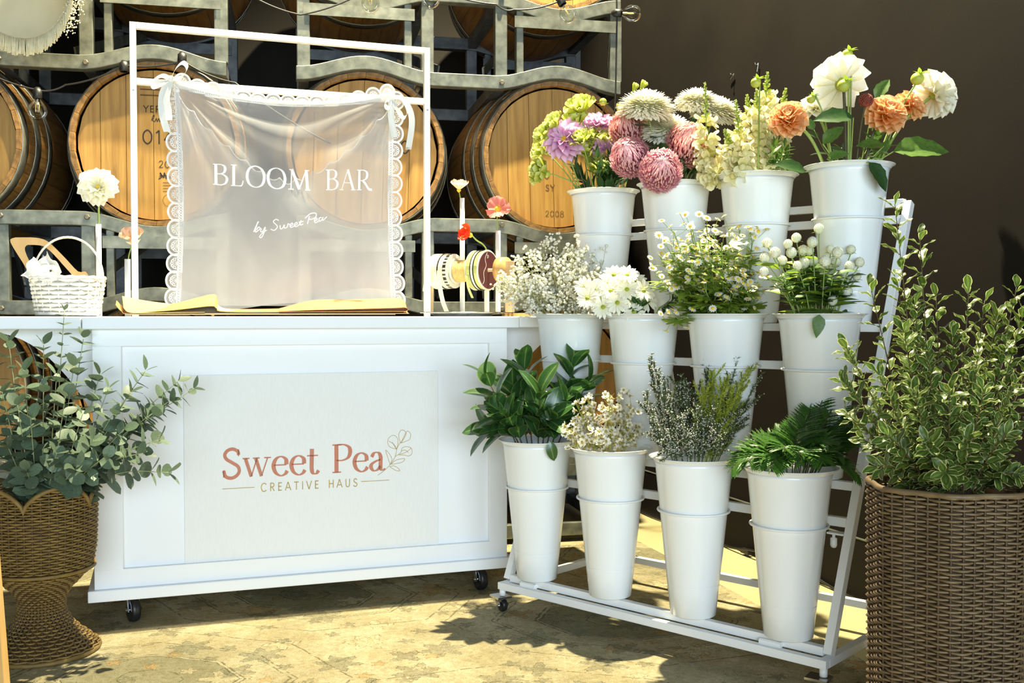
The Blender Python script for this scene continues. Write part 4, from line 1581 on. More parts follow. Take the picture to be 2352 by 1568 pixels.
def bloom(t, c, A, r, pet, rings, core_r, core_m, name='petal', rnd=None, wid=1.0):
    """flower head: a core part carrying each petal as a piece of its own. rings: (count, angle from the axis, length factor)"""
    rnd = rnd or RND
    A, U, W_ = basis(A)
    core = MB()
    M = Matrix.Translation(c) @ A.to_track_quat('Z', 'Y').to_matrix().to_4x4()
    core.lathe([(core_r * .3, -core_r * 1.1), (core_r * .9, -core_r * .5), (core_r, 0), (core_r * .75, core_r * .55), (core_r * .05, core_r * .75)], 12, M)
    hd = core.build('flower_centre', core_m, t)
    for k, (n, ang, ln) in enumerate(rings):
        for i in range(n):
            ph = 2 * pi * (i + 0.5 * (k % 2)) / n + rnd.uniform(-.1, .1)
            th = radians(ang + rnd.uniform(-5, 5))
            rad = U * cos(ph) + W_ * sin(ph)
            d = A * cos(th) + rad * sin(th)
            nn = A * sin(th) - rad * cos(th)
            s = r * ln * rnd.uniform(0.93, 1.06)
            piece(name, PET[pet], hd, orient(V(c) + d * core_r * 0.4, d, nn, s, s * wid))
    return hd


def stem_to(t, a, b, r, m, bend=None, n=6, name='stem'):
    a, b = V(a), V(b)
    mid = a.lerp(b, 0.5) + (V(bend) if bend else V((0, 0, 0)))
    P = cr([a, mid, b], n)
    MB().tube(P, r, 6).build(name, m, t)
    return P


DAHLIA_R = [(12, 102, 1.0), (12, 86, .97), (11, 70, .9), (10, 54, .78), (8, 38, .62)]
BALL_R = [(10, 150, .8), (12, 125, .95), (13, 104, 1.0), (13, 84, 1.0), (12, 64, .95), (11, 46, .85), (8, 28, .72), (5, 12, .62)]

top = tube_vase('tallest slim white tube vase behind the white basket', 228, 515, 0.36)
fc = hit(226, 430, CP(0, 0.33, 0), CM)
t = thing('white_dahlia', 'single white dahlia with a yellow eye in the tube vase behind the basket', 'flower', top)
P = stem_to(t, top - V((0, 0, 0.05)), fc + CM * 0.02, 0.0032, 'stem')
bloom(t, fc, (0.12, -1, 0.25), 0.062, 'dahlia_white', [(11, 100, .95), (12, 84, 1.0), (11, 66, .92), (9, 46, .72)], 0.013, 'yellow')

top = tube_vase('short slim white tube vase beside the left post of the frame', 294, 595, 0.26)
t = thing('peach_poppy', 'peach poppy with a yellow heart leaning from the short tube vase', 'flower', top)
fc = hit(307, 552, CP(0, 0.25, 0), CM)
stem_to(t, top - V((0, 0, 0.04)), fc, 0.0022, 'stem', (-0.006, 0, 0))
bloom(t, fc, (0.1, -0.8, .8), 0.043, 'poppy_peach', [(3, 74, 1.0), (3, 60, .95)], 0.010, 'yellow')

tray_z = ZC + 0.012
top = tube_vase('tall slim white tube vase standing on the silver tray', 1062, 455, 0.30, z0=tray_z)
t = thing('pale_poppy', 'cream poppy flushed with pink in the tall tube vase on the tray', 'flower', top)
fc = hit(1054, 436, CP(0, 0.30, 0), CM)
stem_to(t, top - V((0, 0, 0.04)), fc, 0.0022, 'stem')
bloom(t, fc, (0.1, -0.3, 1), 0.040, 'poppy_pale', [(3, 62, 1.0), (3, 45, .9)], 0.008, 'yellow')

top = tube_vase('slim white tube vase on the tray nearest the white gypsophila', 1144, 530, 0.33, z0=tray_z)
t = thing('pink_poppy', 'open salmon pink poppy with a yellow heart', 'flower', top)
fc = hit(1143, 480, CP(0, 0.32, 0), CM)
stem_to(t, top - V((0, 0, 0.04)), fc + CM * 0.01, 0.0022, 'stem')
bloom(t, fc, (0.0, -1, 0.35), 0.042, 'poppy_pink', [(3, 78, 1.0), (3, 66, .95)], 0.013, 'yellow')

top = tube_vase('slim white tube vase half hidden behind the green ribbon spool', 1118, 592, 0.31, z0=tray_z)
t = thing('red_poppy', 'bright orange red poppy nodding on a bent stem above the spools', 'flower', top)
fc = hit(1080, 540, CP(0, 0.26, 0), CM)
q = lambda x, y, d=0.31: hit(x, y, CP(0, d, 0), CM)
MB().tube(cr([top - V((0, 0, 0.04)), q(1118, 578), q(1110, 562, .30), q(1095, 552, .28), fc + V((0.006, 0.01, 0))], 6), 0.0028, 6).build('stem', 'stem', t)
bloom(t, fc, (-0.75, -0.55, 0.25), 0.040, 'poppy_red', [(3, 62, 1.0), (3, 44, .9)], 0.009, 'yellow')

# silver tray and a piece of pale board under the spools
tc = CP(CA(1062, 0.24), 0.24, ZC)
M = Matrix.Translation(tc)
tr = thing('silver_tray', 'shallow round silver tray with a fluted rim under the ribbon stand', 'tray', tc)
mb = MB()
mb.lathe([(0.001, 0.006), (0.10, 0.006), (0.112, 0.011), (0.146, 0.0135), (0.148, 0.0125), (0.113, 0.0085), (0.10, 0.0), (0.001, 0.0)], 48, M).build('dish', 'silver', tr)
mb = MB()
mb.tube([tc + V((0.147 * cos(i * pi / 32) * (1 + 0.012 * (i % 2)), 0.147 * sin(i * pi / 32) * (1 + 0.012 * (i % 2)), 0.0135)) for i in range(64)], 0.0022, 6, closed=True).build('beaded_rim', 'silver', tr)
b0 = CA(1165, 0.16)
mb = MB()
cbox(mb, b0, b0 + 0.13, 0.05, 0.22, ZC + 0.0003, ZC + 0.011)
tag(mb.build('pale_board', 'ply', smooth=False, bevel=0.001), 'small pale plywood board lying beside the tray at the counter end', 'board')

# ribbon stand: upright, dowel and the spools threaded on it
sx = V((0.86, -0.51, 0)).normalized()
sy = V((0.51, 0.86, 0)).normalized()
s0 = at(985, 624, 3.74)
rs = thing('ribbon_stand', 'pale wooden ribbon stand with an upright and a dowel', 'stand', V((s0.x, s0.y, tray_z)))
up = MB().bar(V((s0.x, s0.y, tray_z + 0.002)), V((s0.x, s0.y, 1.135)), 0.019, 0.028, sx).build('upright', 'pine', rs, False, 0.001)
SL = 0.345
MB().tube([s0, s0 + sx * SL], 0.006, 10).build('dowel', 'pine', rs)
e = s0 + sx * SL
MB().bar(V((e.x, e.y, tray_z + 0.002)), V((e.x, e.y, e.z + 0.03)), 0.019, 0.028, sx).build('upright', 'pine', rs, False, 0.001)
MB().tube([e - sx * 0.045, e - sx * 0.012], [0.044, 0.044], 20).build('wooden_stop', 'ply', rs)


def spool(label, x0, x1, r, parts, loose=None):
    """parts: (from, to, radius, material) along the dowel"""
    t = thing('ribbon_spool', label, 'spool', s0 + sx * ((x0 + x1) / 2) - V((0, 0, r)), 'spools on the dowel')
    M = Matrix.Translation(s0) @ sx.to_track_quat('Z', 'Y').to_matrix().to_4x4()
    for nm, a, b, rr, m in parts:
        MB().lathe([(0.008, a), (rr, a), (rr, b), (0.008, b), (0.008, a)], 32, M).build(nm, m, t, False, 0.0006)
    return t


t = spool('spool of cream satin ribbon with black striped flange and a trailing end', 0.035, 0.118, 0.066,
          [('satin_winding', 0.035, 0.078, 0.064, 'satin'), ('striped_flange', 0.0785, 0.0815, 0.066, 'black'), ('satin_winding', 0.082, 0.101, 0.063, 'satin'),
           ('striped_flange', 0.1015, 0.115, 0.062, 'sign_white')])
M = Matrix.Translation(s0) @ sx.to_track_quat('Z', 'Y').to_matrix().to_4x4()
for k in range(26):
    a = 2 * pi * k / 26
    w = 0.006 if k % 3 else 0.011
    p = M @ V((0.0625 * cos(a), 0.0625 * sin(a), 0.108))
    n = (M.to_3x3() @ V((cos(a), sin(a), 0)))
    MB().bar(p - sx * 0.0065, p + sx * 0.0065, w, 0.0012, n).build('black_stripe', 'black', t, False)
ribbon([s0 + sx * 0.09 - sy * 0.0655 + V((0, 0, 0.0)), s0 + sx * 0.092 - sy * 0.064 + V((0, 0, -0.05)), s0 + sx * 0.10 - sy * 0.058 + V((0, 0, -0.105)),
        s0 + sx * 0.112 - sy * 0.05 + V((0, 0, tray_z + 0.006 - s0.z))], 0.019, sx).build('trailing_end', 'satin', t)
ribbon([s0 + sx * 0.045 - sy * 0.066, s0 + sx * 0.042 - sy * 0.067 + V((0, 0, -0.03)), s0 + sx * 0.036 - sy * 0.068 + V((0, 0, -0.072))], 0.030, sx).build('trailing_end', 'satin', t)
t = spool('spool of natural jute twine between the ribbon spools', 0.119, 0.199, 0.046, [('spool_flange', 0.119, 0.124, 0.046, 'sign_white'), ('spool_core', 0.124, 0.199, 0.030, 'kraft')])
mb = MB()
pts = []
for k in range(24 * 17):
    a = 2 * pi * k / 17
    pts.append(M @ V((0.0375 * cos(a), 0.0375 * sin(a), 0.127 + 0.070 * k / (24 * 17))))
mb.tube(pts, 0.0019, 5).build('twine', 'twine', t)
t = spool('large spool of green and white ribbon with a burgundy face', 0.202, 0.262, 0.071,
          [('ribbon_winding', 0.204, 0.222, 0.068, 'green_satin'), ('flange', 0.202, 0.2038, 0.071, 'sign_white'), ('flange', 0.2222, 0.2235, 0.072, 'black'),
           ('ribbon_winding', 0.224, 0.234, 0.069, 'white_satin'), ('flange', 0.2342, 0.2352, 0.072, 'black'), ('ribbon_winding', 0.236, 0.252, 0.068, 'green_satin'),
           ('flange', 0.2525, 0.256, 0.072, 'white_satin'), ('face_card', 0.2565, 0.258, 0.066, 'burgundy')])
mb = MB()
strokes_mesh(mb, [('c', [(-.01, .062), (-.024, .04), (-.018, .015), (-.034, -.01), (-.03, -.035), (-.04, -.05)], .0022)],
             lambda x, y: s0 + sx * 0.2585 + sy * x + V((0, 0, y)))
text(mb, 'D', SERIF, lambda x, y: s0 + sx * 0.2585 + sy * x + V((0, 0, y)), 0.012, -0.012, 0.042)
mb.build('white_print', 'white_print', t, False)
ribbon([s0 + sx * 0.21 - sy * 0.068 + V((0, 0, -0.02)), s0 + sx * 0.212 - sy * 0.062 + V((0, 0, -0.06)), s0 + sx * 0.222 - sy * 0.05 + V((0, 0, -0.098))], 0.010, sx).build('trailing_end', 'green_satin', t)

# ------------------------------------------------------------------ woven things
def weave(t, centre, rfun, zs, stakes, mats, r_str, zclip=None, amp=0.0035, seg=4, sx_=1.0, flat=1.0, name='woven_strands', theta0=0.0, off=0.0):
    """strands running round, over and under the stakes in turn"""
    n = stakes * seg
    mb = MB()
    for k, z in enumerate(zs):
        run = []
        def flush():
            if len(run) > 2:
                full = len(run) == n
                mb_path = run[:]
                _tube(mb, mb_path, r_str, flat, full)
            run.clear()
        for i in range(n):
            th = theta0 + 2 * pi * i / n
            if zclip is not None and z > zclip(th) - r_str:
                flush()
                continue
            r = rfun(z, th) + amp * cos(pi * i / seg + pi * k)
            run.append(V((centre.x + r * cos(th), centre.y + r * sin(th), centre.z + z)))
        flush()
    o = tag(mb.build(name, mats[0], t), kind='stuff')
    for i in range(stakes):
        th = theta0 + 2 * pi * i / stakes
        P = []
        zt = zclip(th) if zclip else zs[-1]
        zz = [z for z in zs if z <= zt] + [zt]
        P = [V((centre.x + (rfun(z, th)) * cos(th), centre.y + (rfun(z, th)) * sin(th), centre.z + z)) for z in zz[::3] + [zt]]
        MB().tube(P, r_str * 0.9, 5).build('stake', mats[1], t)
    return o


def _tube(mb, path, r, flat, closed):
    k = len(path)
    vs, fs = [], []
    for i, p in enumerate(path):
        d = (path[(i + 1) % k] - path[i - 1]) if closed else (path[min(i + 1, k - 1)] - path[max(i - 1, 0)])
        d.normalize()
        u = V((0, 0, 1)) - d * d.z
        u.normalize()
        x = d.cross(u)
        for a, b in ((0, 1), (1, 0), (0, -1), (-1, 0)):
            vs.append(p + x * (a * r) + u * (b * r * flat))
    for i in range(k if closed else k - 1):
        a, b = i * 4, ((i + 1) % k) * 4
        for j in range(4):
            fs.append((a + j, b + j, b + (j + 1) % 4, a + (j + 1) % 4))
    mb.add(vs, fs)


# goblet-shaped wicker urn with a scalloped top
UC = V((-1.316, 2.84, 0.008))
ukeys = [(0.0, .150), (.012, .148), (.03, .128), (.055, .098), (.085, .072), (.12, .058), (.15, .060), (.175, .074), (.20, .098), (.225, .122), (.25, .135), (.30, .142), (.40, .145), (.52, .150)]


def urad(z, th=0):
    for (z0, r0), (z1, r1) in zip(ukeys, ukeys[1:]):
        if z <= z1:
            f_ = (z - z0) / (z1 - z0)
            f_ = f_ * f_ * (3 - 2 * f_) * 0.4 + f_ * 0.6
            return r0 + (r1 - r0) * f_
    return ukeys[-1][1]


NT = radians(-82)                                  # the notch between two lobes faces the viewer
utop = lambda th: 0.412 + 0.062 * (abs(sin((th - NT) * 2.5)) ** 0.55)
urn = thing('wicker_urn', 'golden wicker goblet urn with a scalloped rim', 'urn', UC)
weave(urn, UC, urad, [0.006 + 0.0074 * i for i in range(64)], 44, ('wicker', 'wicker_dark'), 0.0031, utop, 0.0036)
mb = MB()
n = 160
pts = []
for i in range(n):
    th = 2 * pi * i / n + NT
    z = utop(th)
    r = urad(z) + 0.001
    pts.append(UC + V((r * cos(th), r * sin(th), z)))
mb.tube(pts, 0.0062, 7, closed=True).build('rim', 'wicker', urn)
MB().tube([UC + V((0.149 * cos(2 * pi * i / 80), 0.149 * sin(2 * pi * i / 80), 0.005)) for i in range(80)], 0.0065, 7, closed=True).build('foot_ring', 'wicker', urn)
MB().tube([UC + V((0.139 * cos(2 * pi * i / 80), 0.139 * sin(2 * pi * i / 80), 0.235)) for i in range(80)], 0.005, 6, closed=True).build('waist_band', 'wicker', urn)
MB().lathe([(urad(z) - 0.0075, z) for z in [0.01 + 0.02 * i for i in range(20)]], 40, Matrix.Translation(UC)).build('weave_backing', 'wicker_dark', urn)  # added dark skin, its colour stands in for shade in the weave's gaps

# tall brown wicker basket
KC = V((0.945, 2.20, 0.008))


def krad(z, th):
    b = 0.150 + 0.008 * min(1, z / 0.55)
    return b + 0.0065 * cos(7 * th + 0.6) + 0.006 * cos(2 * th)


bk = thing('wicker_basket', 'tall brown wicker basket with fluted sides holding the variegated branches', 'basket', KC)
weave(bk, KC, krad, [0.006 + 0.0077 * i for i in range(74)], 42, ('wicker2', 'wicker2_dark'), 0.0031, None, 0.0036)
MB().tube([KC + V((krad(.57, 2 * pi * i / 120) * cos(2 * pi * i / 120), krad(.57, 2 * pi * i / 120) * sin(2 * pi * i / 120), 0.572)) for i in range(120)], 0.0065, 7, closed=True).build('rim', 'wicker2', bk)
mb = MB()
zs = [0.01 + 0.04 * i for i in range(14)]
mb.grid(lambda u, v: KC + V(((krad(v * .54, 2 * pi * u) - .007) * cos(2 * pi * u), (krad(v * .54, 2 * pi * u) - .007) * sin(2 * pi * u), 0.01 + v * .54)), 84, 10, closed_u=True)
mb.build('weave_backing', 'wicker2_dark', bk)  # dark skin added behind the strands so the gaps look shaded

# white splint basket on the counter with its hoop handle
HC = CP(CA(157, 0.20), 0.20, ZC + 0.001)
hb = thing('white_basket', 'small white woven splint basket with a hoop handle', 'basket', HC)
hr = lambda z, th: (0.090 + 0.018 * z / 0.115) * (1 + 0.0)
weave(hb, HC, hr, [0.008 + 0.0128 * i for i in range(9)], 22, ('splint', 'splint'), 0.0026, None, 0.0030, 4, 1.0, 2.6, 'woven_splints')
MB().tube([HC + V((0.1085 * cos(2 * pi * i / 60), 0.1085 * sin(2 * pi * i / 60), 0.117 + 0.0015 * (i % 3))) for i in range(60)], 0.0048, 6, closed=True).build('rim', 'splint', hb)
MB().lathe([(0.001, 0.004), (0.088, 0.004), (0.104, 0.11)], 30, Matrix.Translation(HC)).build('weave_backing', 'splint', hb)
hx = V((0.99, -0.05, 0)).normalized()
P = [HC + hx * (0.112 * -cos(a)) + V((0, -0.0, 0.115 + 0.130 * sin(a))) for a in [pi * i / 24 for i in range(25)]]
P = [P[0] - V((0, 0, 0.05))] + P + [P[-1] - V((0, 0, 0.05))]
mb = MB()
for off in (0,):
    _tube(mb, P, 0.0045, 0.8, False)
mb.build('handle', 'splint', hb)
# things in and behind the basket
q_ = 0.27
fq = lambda x, y, d=0.0: hit(x / 4.126, 370 + y / 4.126, CP(0, q_ + d, 0), CM)
outer = [(100, 770), (125, 728), (200, 722), (340, 725), (430, 748), (500, 800), (620, 920), (740, 1045), (812, 1046), (840, 1130), (700, 1180), (480, 1190), (330, 1140), (215, 960)]
inner = [(238, 850), (250, 800), (300, 793), (400, 802), (460, 838), (520, 895), (600, 985), (672, 1065), (682, 1090), (650, 1100), (560, 1110), (450, 1110), (390, 1090), (300, 985)]
lo = [V(p + (0,)) for p in outer]
li = [V(p + (0,)) for p in inner]
lo, li = cr(lo, 3, True), cr(li, 3, True)
k = len(lo)
vs = [fq(p.x, p.y) for p in lo] + [fq(p.x, p.y) for p in li] + [fq(p.x, p.y, .02) for p in lo] + [fq(p.x, p.y, .02) for p in li]
fs = []
for i in range(k):
    j = (i + 1) % k
    fs += [(i, j, k + j, k + i), (2 * k + i, 3 * k + i, 3 * k + j, 2 * k + j), (i, 2 * k + i, 2 * k + j, j), (k + i, k + j, 3 * k + j, 3 * k + i)]
mb = MB()
mb.add(vs, fs)
tag(mb.build('wooden_ring_frame', 'ply', smooth=False), 'pale wooden slanted frame with a rounded opening leaning behind the white basket', 'frame')
fr = random.Random(5)
t = thing('tissue_bundle', 'crumpled white tissue sticking out of the white basket', 'tissue', HC + V((-0.06, 0, 0.06)))
for i in range(8):
    a = fr.uniform(2.6, 3.7)
    L_ = fr.uniform(0.055, 0.085)
    b0 = HC + V((-0.035, fr.uniform(-.03, .03), 0.105 + fr.uniform(-.01, .03)))
    d = V((cos(a), fr.uniform(-.4, .4), fr.uniform(.05, .75))).normalized()
    sd = d.cross(V((fr.uniform(-.3, .3), 1, fr.uniform(-.3, .3)))).normalized()
    ph = fr.uniform(0, 6)
    MB().sheet(lambda u, v: b0 + d * (L_ * u) + sd * ((v - .5) * .06 * (.4 + .7 * u)) + V((0, .012 * sin(v * 9 + ph) * u, .008 * sin(u * 7 + ph))), 8, 8, 0.0008).build('tissue_sheet', 'white_satin', t)
t = thing('white_clip', 'white plastic clip with a pointed nose resting in the white basket', 'clip', HC + V((0.0, -0.02, 0.11)))
b0, b1 = fq(350, 1085, -.06), fq(535, 1075, -.06)
P = cr([b0, fq(420, 1030, -.06), fq(480, 1030, -.06), b1], 6)
MB().tube(P, [0.012 + 0.008 * sin(pi * i / (len(P) - 1)) - 0.010 * (i / (len(P) - 1)) for i in range(len(P))], 10).build('nose', 'white_tube', t)
MB().sphere(fq(480, 1038, -.075), 0.0035, 8, 6).build('rivet', 'black', t)

# narrow wooden leg cut by the left frame edge
p0, p1 = at(-6, 1400, 2.45), at(10, 1600, 2.45)
t = thing('easel_leg', 'slim golden wooden leg at the edge beside the wicker urn', 'easel', V((p1.x, p1.y, 0.008)))
d = (p1 - p0) / (p1.z - p0.z)
lo_ = p1 + d * (0.012 - p1.z)
hi_ = p0 + d * (0.62 - p0.z)
MB().bar(lo_, hi_, 0.02, 0.03, (0, 1, 0)).build('leg', 'ply', t, False, 0.002)
MB().bar(hi_, hi_ + V((-0.22, 0.02, 0)), 0.02, 0.03).build('crosspiece', 'ply', t, False, 0.002)
MB().bar(hi_ + V((-0.22, 0.02, 0)), V((hi_.x - 0.26, lo_.y + 0.02, 0.012)), 0.02, 0.03, (0, 1, 0)).build('leg', 'ply', t, False, 0.002)

# ------------------------------------------------------------------ the stepped bucket stand
SU = V((0.737, -0.676, 0)).normalized()
SN = V((0.676, 0.737, 0)).normalized()
S0 = V((-0.03, 3.22, 0))
SLEN = 1.08


def SP(tt, s, z):
    return S0 + SU * tt + SN * s + V((0, 0, z))


ls = lambda z: 0.028 + (z - 0.105) * 0.417
st = thing('bucket_stand', 'white metal stepped stand on casters carrying twelve flower buckets', 'stand', SP(SLEN / 2, 0.28, 0))
ZR = 0.09


def sbar(name, a, b, w=0.022, h=0.022, up=(0, 0, 1), par=None):
    return MB().bar(a, b, w, h, up).build(name, 'white_frame', par or st, False, 0.0012)


sbar('base_rail', SP(-0.011, 0, ZR), SP(SLEN + 0.011, 0, ZR))
sbar('base_rail', SP(-0.011, 0.57, ZR), SP(SLEN + 0.011, 0.57, ZR))
for a in (0.0, SLEN):
    sbar('side_rail', SP(a, 0.011, ZR), SP(a, 0.559, ZR))
    sbar('leaning_leg', SP(a, ls(0.105), 0.105), SP(a, ls(1.262), 1.262), 0.022, 0.026, SN)
sbar('bottom_bar', SP(0.012, ls(0.112), 0.112), SP(SLEN - 0.012, ls(0.112), 0.112))
ROWZ = [0.124, 0.514, 0.924]
ROWS = [0.046, 0.210, 0.382]
for z in (0.502, 0.912):
    sbar('rest_bar', SP(0.012, ls(z) + 0.004, z), SP(SLEN - 0.012, ls(z) + 0.004, z))
for r_ in range(3):
    z = ROWZ[r_] + 0.290
    sbar('ring_bar', SP(0.012, ROWS[r_] + 0.110, z), SP(SLEN - 0.012, ROWS[r_] + 0.110, z), 0.020, 0.024)
sbar('top_bar', SP(0.012, ls(1.262), 1.262), SP(SLEN - 0.012, ls(1.262), 1.262))
for a in (0.388,):
    sbar('back_prop', SP(a, 0.345, 0.80), SP(a, 0.565, 0.10), 0.018, 0.018, SU)
for a in (0.10, 0.93):
    h = MB()
    h.tube([SP(a - 0.03, 0.012, 0.106), SP(a + 0.03, 0.012, 0.106)], 0.0085, 10)
    h.build('hinge', 'white_frame', st, False)
b_ = SP(SLEN - 0.03, ROWS[0] + 0.095, ROWZ[0] + 0.262)
sbar('bracket', b_ - SU * 0.025, b_ + SU * 0.02, 0.03, 0.005)
MB().lathe([(0.0005, -0.040), (0.006, -0.038), (0.009, -0.032), (0.009, -0.014), (0.004, -0.012), (0.004, 0)], 10, Matrix.Translation(b_ - SU * 0.012)).build('knob', 'white_frame', st)
for i, (a, s) in enumerate(((0.0, 0.0), (SLEN, 0.0), (0.0, 0.57), (SLEN, 0.57))):
    p = SP(a, s, 0.0075)
    MB().tube([p + V((0, 0, 0.052)), SP(a, s, ZR - 0.010)], 0.010, 12).build('stub', 'white_frame', st)
    caster(st, p, 0.021, 0.016, radians(-60 + 25 * i), 0.050)

# rings and buckets
RINGR = 0.0970


def ring_mesh():
    mb = MB()
    mb.tube([V((RINGR * cos(2 * pi * i / 48), RINGR * sin(2 * pi * i / 48), 0)) for i in range(48)], 0.0034, 7, closed=True)
    return mb.mesh('ring', 'white_frame')


def bucket_meshes():
    b = MB()
    prof = [(0.001, 0.0), (0.058, 0.0), (0.062, 0.003), (0.0700, 0.074), (0.0710, 0.0845), (0.0712, 0.0865), (0.0709, 0.0875), (0.0713, 0.0885), (0.0716, 0.0905), (0.0728, 0.102), (0.1055, 0.415), (0.1100, 0.428)]
    inn = [(0.1085, 0.427), (0.1040, 0.413), (0.0610, 0.010), (0.001, 0.010)]
    b.lathe(prof + inn, 48)
    r = MB()
    r.lathe([(0.1092, 0.424), (0.1145, 0.431), (0.1200, 0.4345), (0.1222, 0.4350), (0.1225, 0.4365), (0.1200, 0.4372), (0.1140, 0.4345), (0.1085, 0.428), (0.1092, 0.424)], 48)
    return b.mesh('body', 'white_enamel'), r.mesh('lip', 'white_enamel')


RING = ring_mesh()
BB_, BLIP = bucket_meshes()
LAB = [['glossy dark leaves', 'white waxflower', 'grey green heath sprigs', 'leatherleaf fern'],
       ['gypsophila', 'white daisies', 'feverfew', 'globe amaranth'],
       ['green lisianthus', 'large chrysanthemums', 'snapdragons', 'orange and white dahlias']]
ROWN = ['bottom', 'middle', 'top']
BK = {}
for r_ in range(3):
    for k in range(4):
        tt = 0.105 + 0.2855 * k
        c = SP(tt, ROWS[r_], ROWZ[r_])
        t = thing('flower_bucket', 'white tapered bucket of %s in the %s row of the stand' % (LAB[r_][k], ROWN[r_]), 'bucket', c, 'white buckets on the stand')
        M = Matrix.Translation(c) @ Matrix.Rotation(0.7 * k, 4, 'Z')
        b_ = piece('body', BB_, t, M)
        piece('lip', BLIP, t, M)
        piece('holder_ring', RING, st, Matrix.Translation(c + V((0, 0, 0.288))))
        BK[(r_, k)] = c

# ------------------------------------------------------------------ leaves and small flower meshes (shared data)
def leaf_mesh(name, m, w, shape, rows=6, xs=(-1, -.6, 0, .6, 1), fold=0.25, curl=0.15, wave=0.0, teeth=0.0):
    mb = MB()
    vs, ts, fs = [], [], []
    nc = len(xs)
    for j in range(rows + 1):
        v = j / rows
        for x in xs:
            hw = w * shape(v)
            if teeth and abs(x) == 1:
                hw *= 1 - teeth * (j % 2)
            z = fold * abs(x) * hw - curl * v * v + wave * sin(v * 11 + x * 2) * abs(x) * w
            vs.append((x * hw, v, z))
            ts.append(max(abs(x), 0.001) if v < 0.97 else max(abs(x), .9))
    for j in range(rows):
        for i in range(nc - 1):
            a = j * nc + i
            fs.append((a, a + 1, a + 1 + nc, a + nc))
    return mb.add(vs, fs, ts).mesh(name, m)


ovate = lambda v: max(0.03, sin(pi * min(1, v ** 0.85)) ** 0.75)
obov = lambda v: max(0.03, sin(pi * min(1, v ** 1.25)) ** 0.7)
disc = lambda v: max(0.04, sqrt(max(0, 1 - (2 * v - 1) ** 2)))
lance = lambda v: max(0.03, sin(pi * v ** 0.7) ** 0.9)
LF = {
    'euc': leaf_mesh('leaf', 'euc', 0.42, disc, 6, (-1, -.5, 0, .5, 1), 0.12, 0.10),
    'euc_s': leaf_mesh('leaf', 'euc', 0.28, ovate, 5, (-1, 0, 1), 0.15, 0.10),
    'pitto': leaf_mesh('leaf', 'pitto', 0.23, obov, 7, (-1, -.78, 0, .78, 1), 0.2, 0.16, 0.22),
    'glossy': leaf_mesh('leaf', 'leaf_glossy', 0.29, lambda v: max(.03, sin(pi * v) ** .62), 8, (-1, -.5, 0, .5, 1), 0.22, 0.34),
    'dahlia': leaf_mesh('leaf', 'leaf', 0.30, ovate, 8, (-1, -.5, 0, .5, 1), 0.3, 0.2, 0.03, 0.12),
    'dahlia_dark': leaf_mesh('leaf', 'leaf_dark', 0.30, ovate, 8, (-1, -.5, 0, .5, 1), 0.3, 0.2, 0.03, 0.12),
    'lance': leaf_mesh('leaf', 'leaf', 0.17, lance, 5, (-1, 0, 1), 0.3, 0.2),
    'bright': leaf_mesh('leaf', 'leaf_bright', 0.20, lance, 5, (-1, 0, 1), 0.3, 0.2),
    'dark': leaf_mesh('leaf', 'leaf_dark', 0.19, lance, 5, (-1, 0, 1), 0.3, 0.2),
    'pinna': leaf_mesh('pinna', 'fern', 0.13, lance, 12, (-1, 0, 1), 0.2, 0.18, 0.0, 0.42),
}


def lobed_leaf():
    mb = MB()
    vs = [(0, 0, 0)]
    for lobe in range(5):
        a = -1.2 + 0.6 * lobe
        L_ = 1.0 - 0.2 * abs(lobe - 2)
        for da, f_ in ((-.22, .55), (-.12, .9), (0, 1), (.12, .9), (.22, .55)):
            vs.append((L_ * f_ * sin(a + da), L_ * f_ * cos(a + da), -.15 * f_ + .05 * sin(a * 5)))
    fs = [(0, i + 1, i) for i in range(1, len(vs) - 1)]
    return mb.add(vs, fs).mesh('leaf', 'leaf_bright')


LF['lobed'] = lobed_leaf()


def ray_flower(name, m, n, r, w, core):
    """flat ring of small ray petals in the xy plane"""
    mb = MB()
    for i in range(n):
        a = 2 * pi * i / n
        d, s = V((cos(a), sin(a), 0)), V((-sin(a), cos(a), 0))
        vs = [d * core * .6 - s * w * .3, d * core * .6 + s * w * .3, d * r * .7 + s * w * .5 + V((0, 0, r * .08)), d * r * .7 - s * w * .5 + V((0, 0, r * .08)), d * r + s * w * .2, d * r - s * w * .2]
        mb.add(vs, [(0, 1, 2, 3), (3, 2, 4, 5)], [.4, .4, .8, .8, 1, 1])
    return mb.mesh(name, m)


FEV = ray_flower('flower_head', 'p_white', 11, 0.0115, 0.0052, 0.004)
FEVC = MB().lathe([(0.0046, 0.0), (0.0042, 0.0018), (0.0024, 0.0034), (0.0002, 0.004)], 8).mesh('yellow_centre', 'yellow')


def wax_flower():
    mb = MB()
    for i in range(5):
        a = 2 * pi * i / 5
        d, s = V((cos(a), sin(a), 0)), V((-sin(a), cos(a), 0))
        vs = [d * .002, d * .005 - s * .0042 + V((0, 0, .001)), d * .005 + s * .0042 + V((0, 0, .001)), d * .0098 - s * .003 + V((0, 0, .0038)), d * .0098 + s * .003 + V((0, 0, .0038))]
        mb.add(vs, [(0, 2, 1), (1, 2, 4, 3)], [.0, .5, .5, 1, 1])
    mb.lathe([(0.0012, -0.006), (0.003, -0.001), (0.0028, 0.001), (0.0002, 0.002)], 6, None, [0.001] * 4)
    return mb.mesh('waxflower_blossom', 'wax')


WAX = wax_flower()


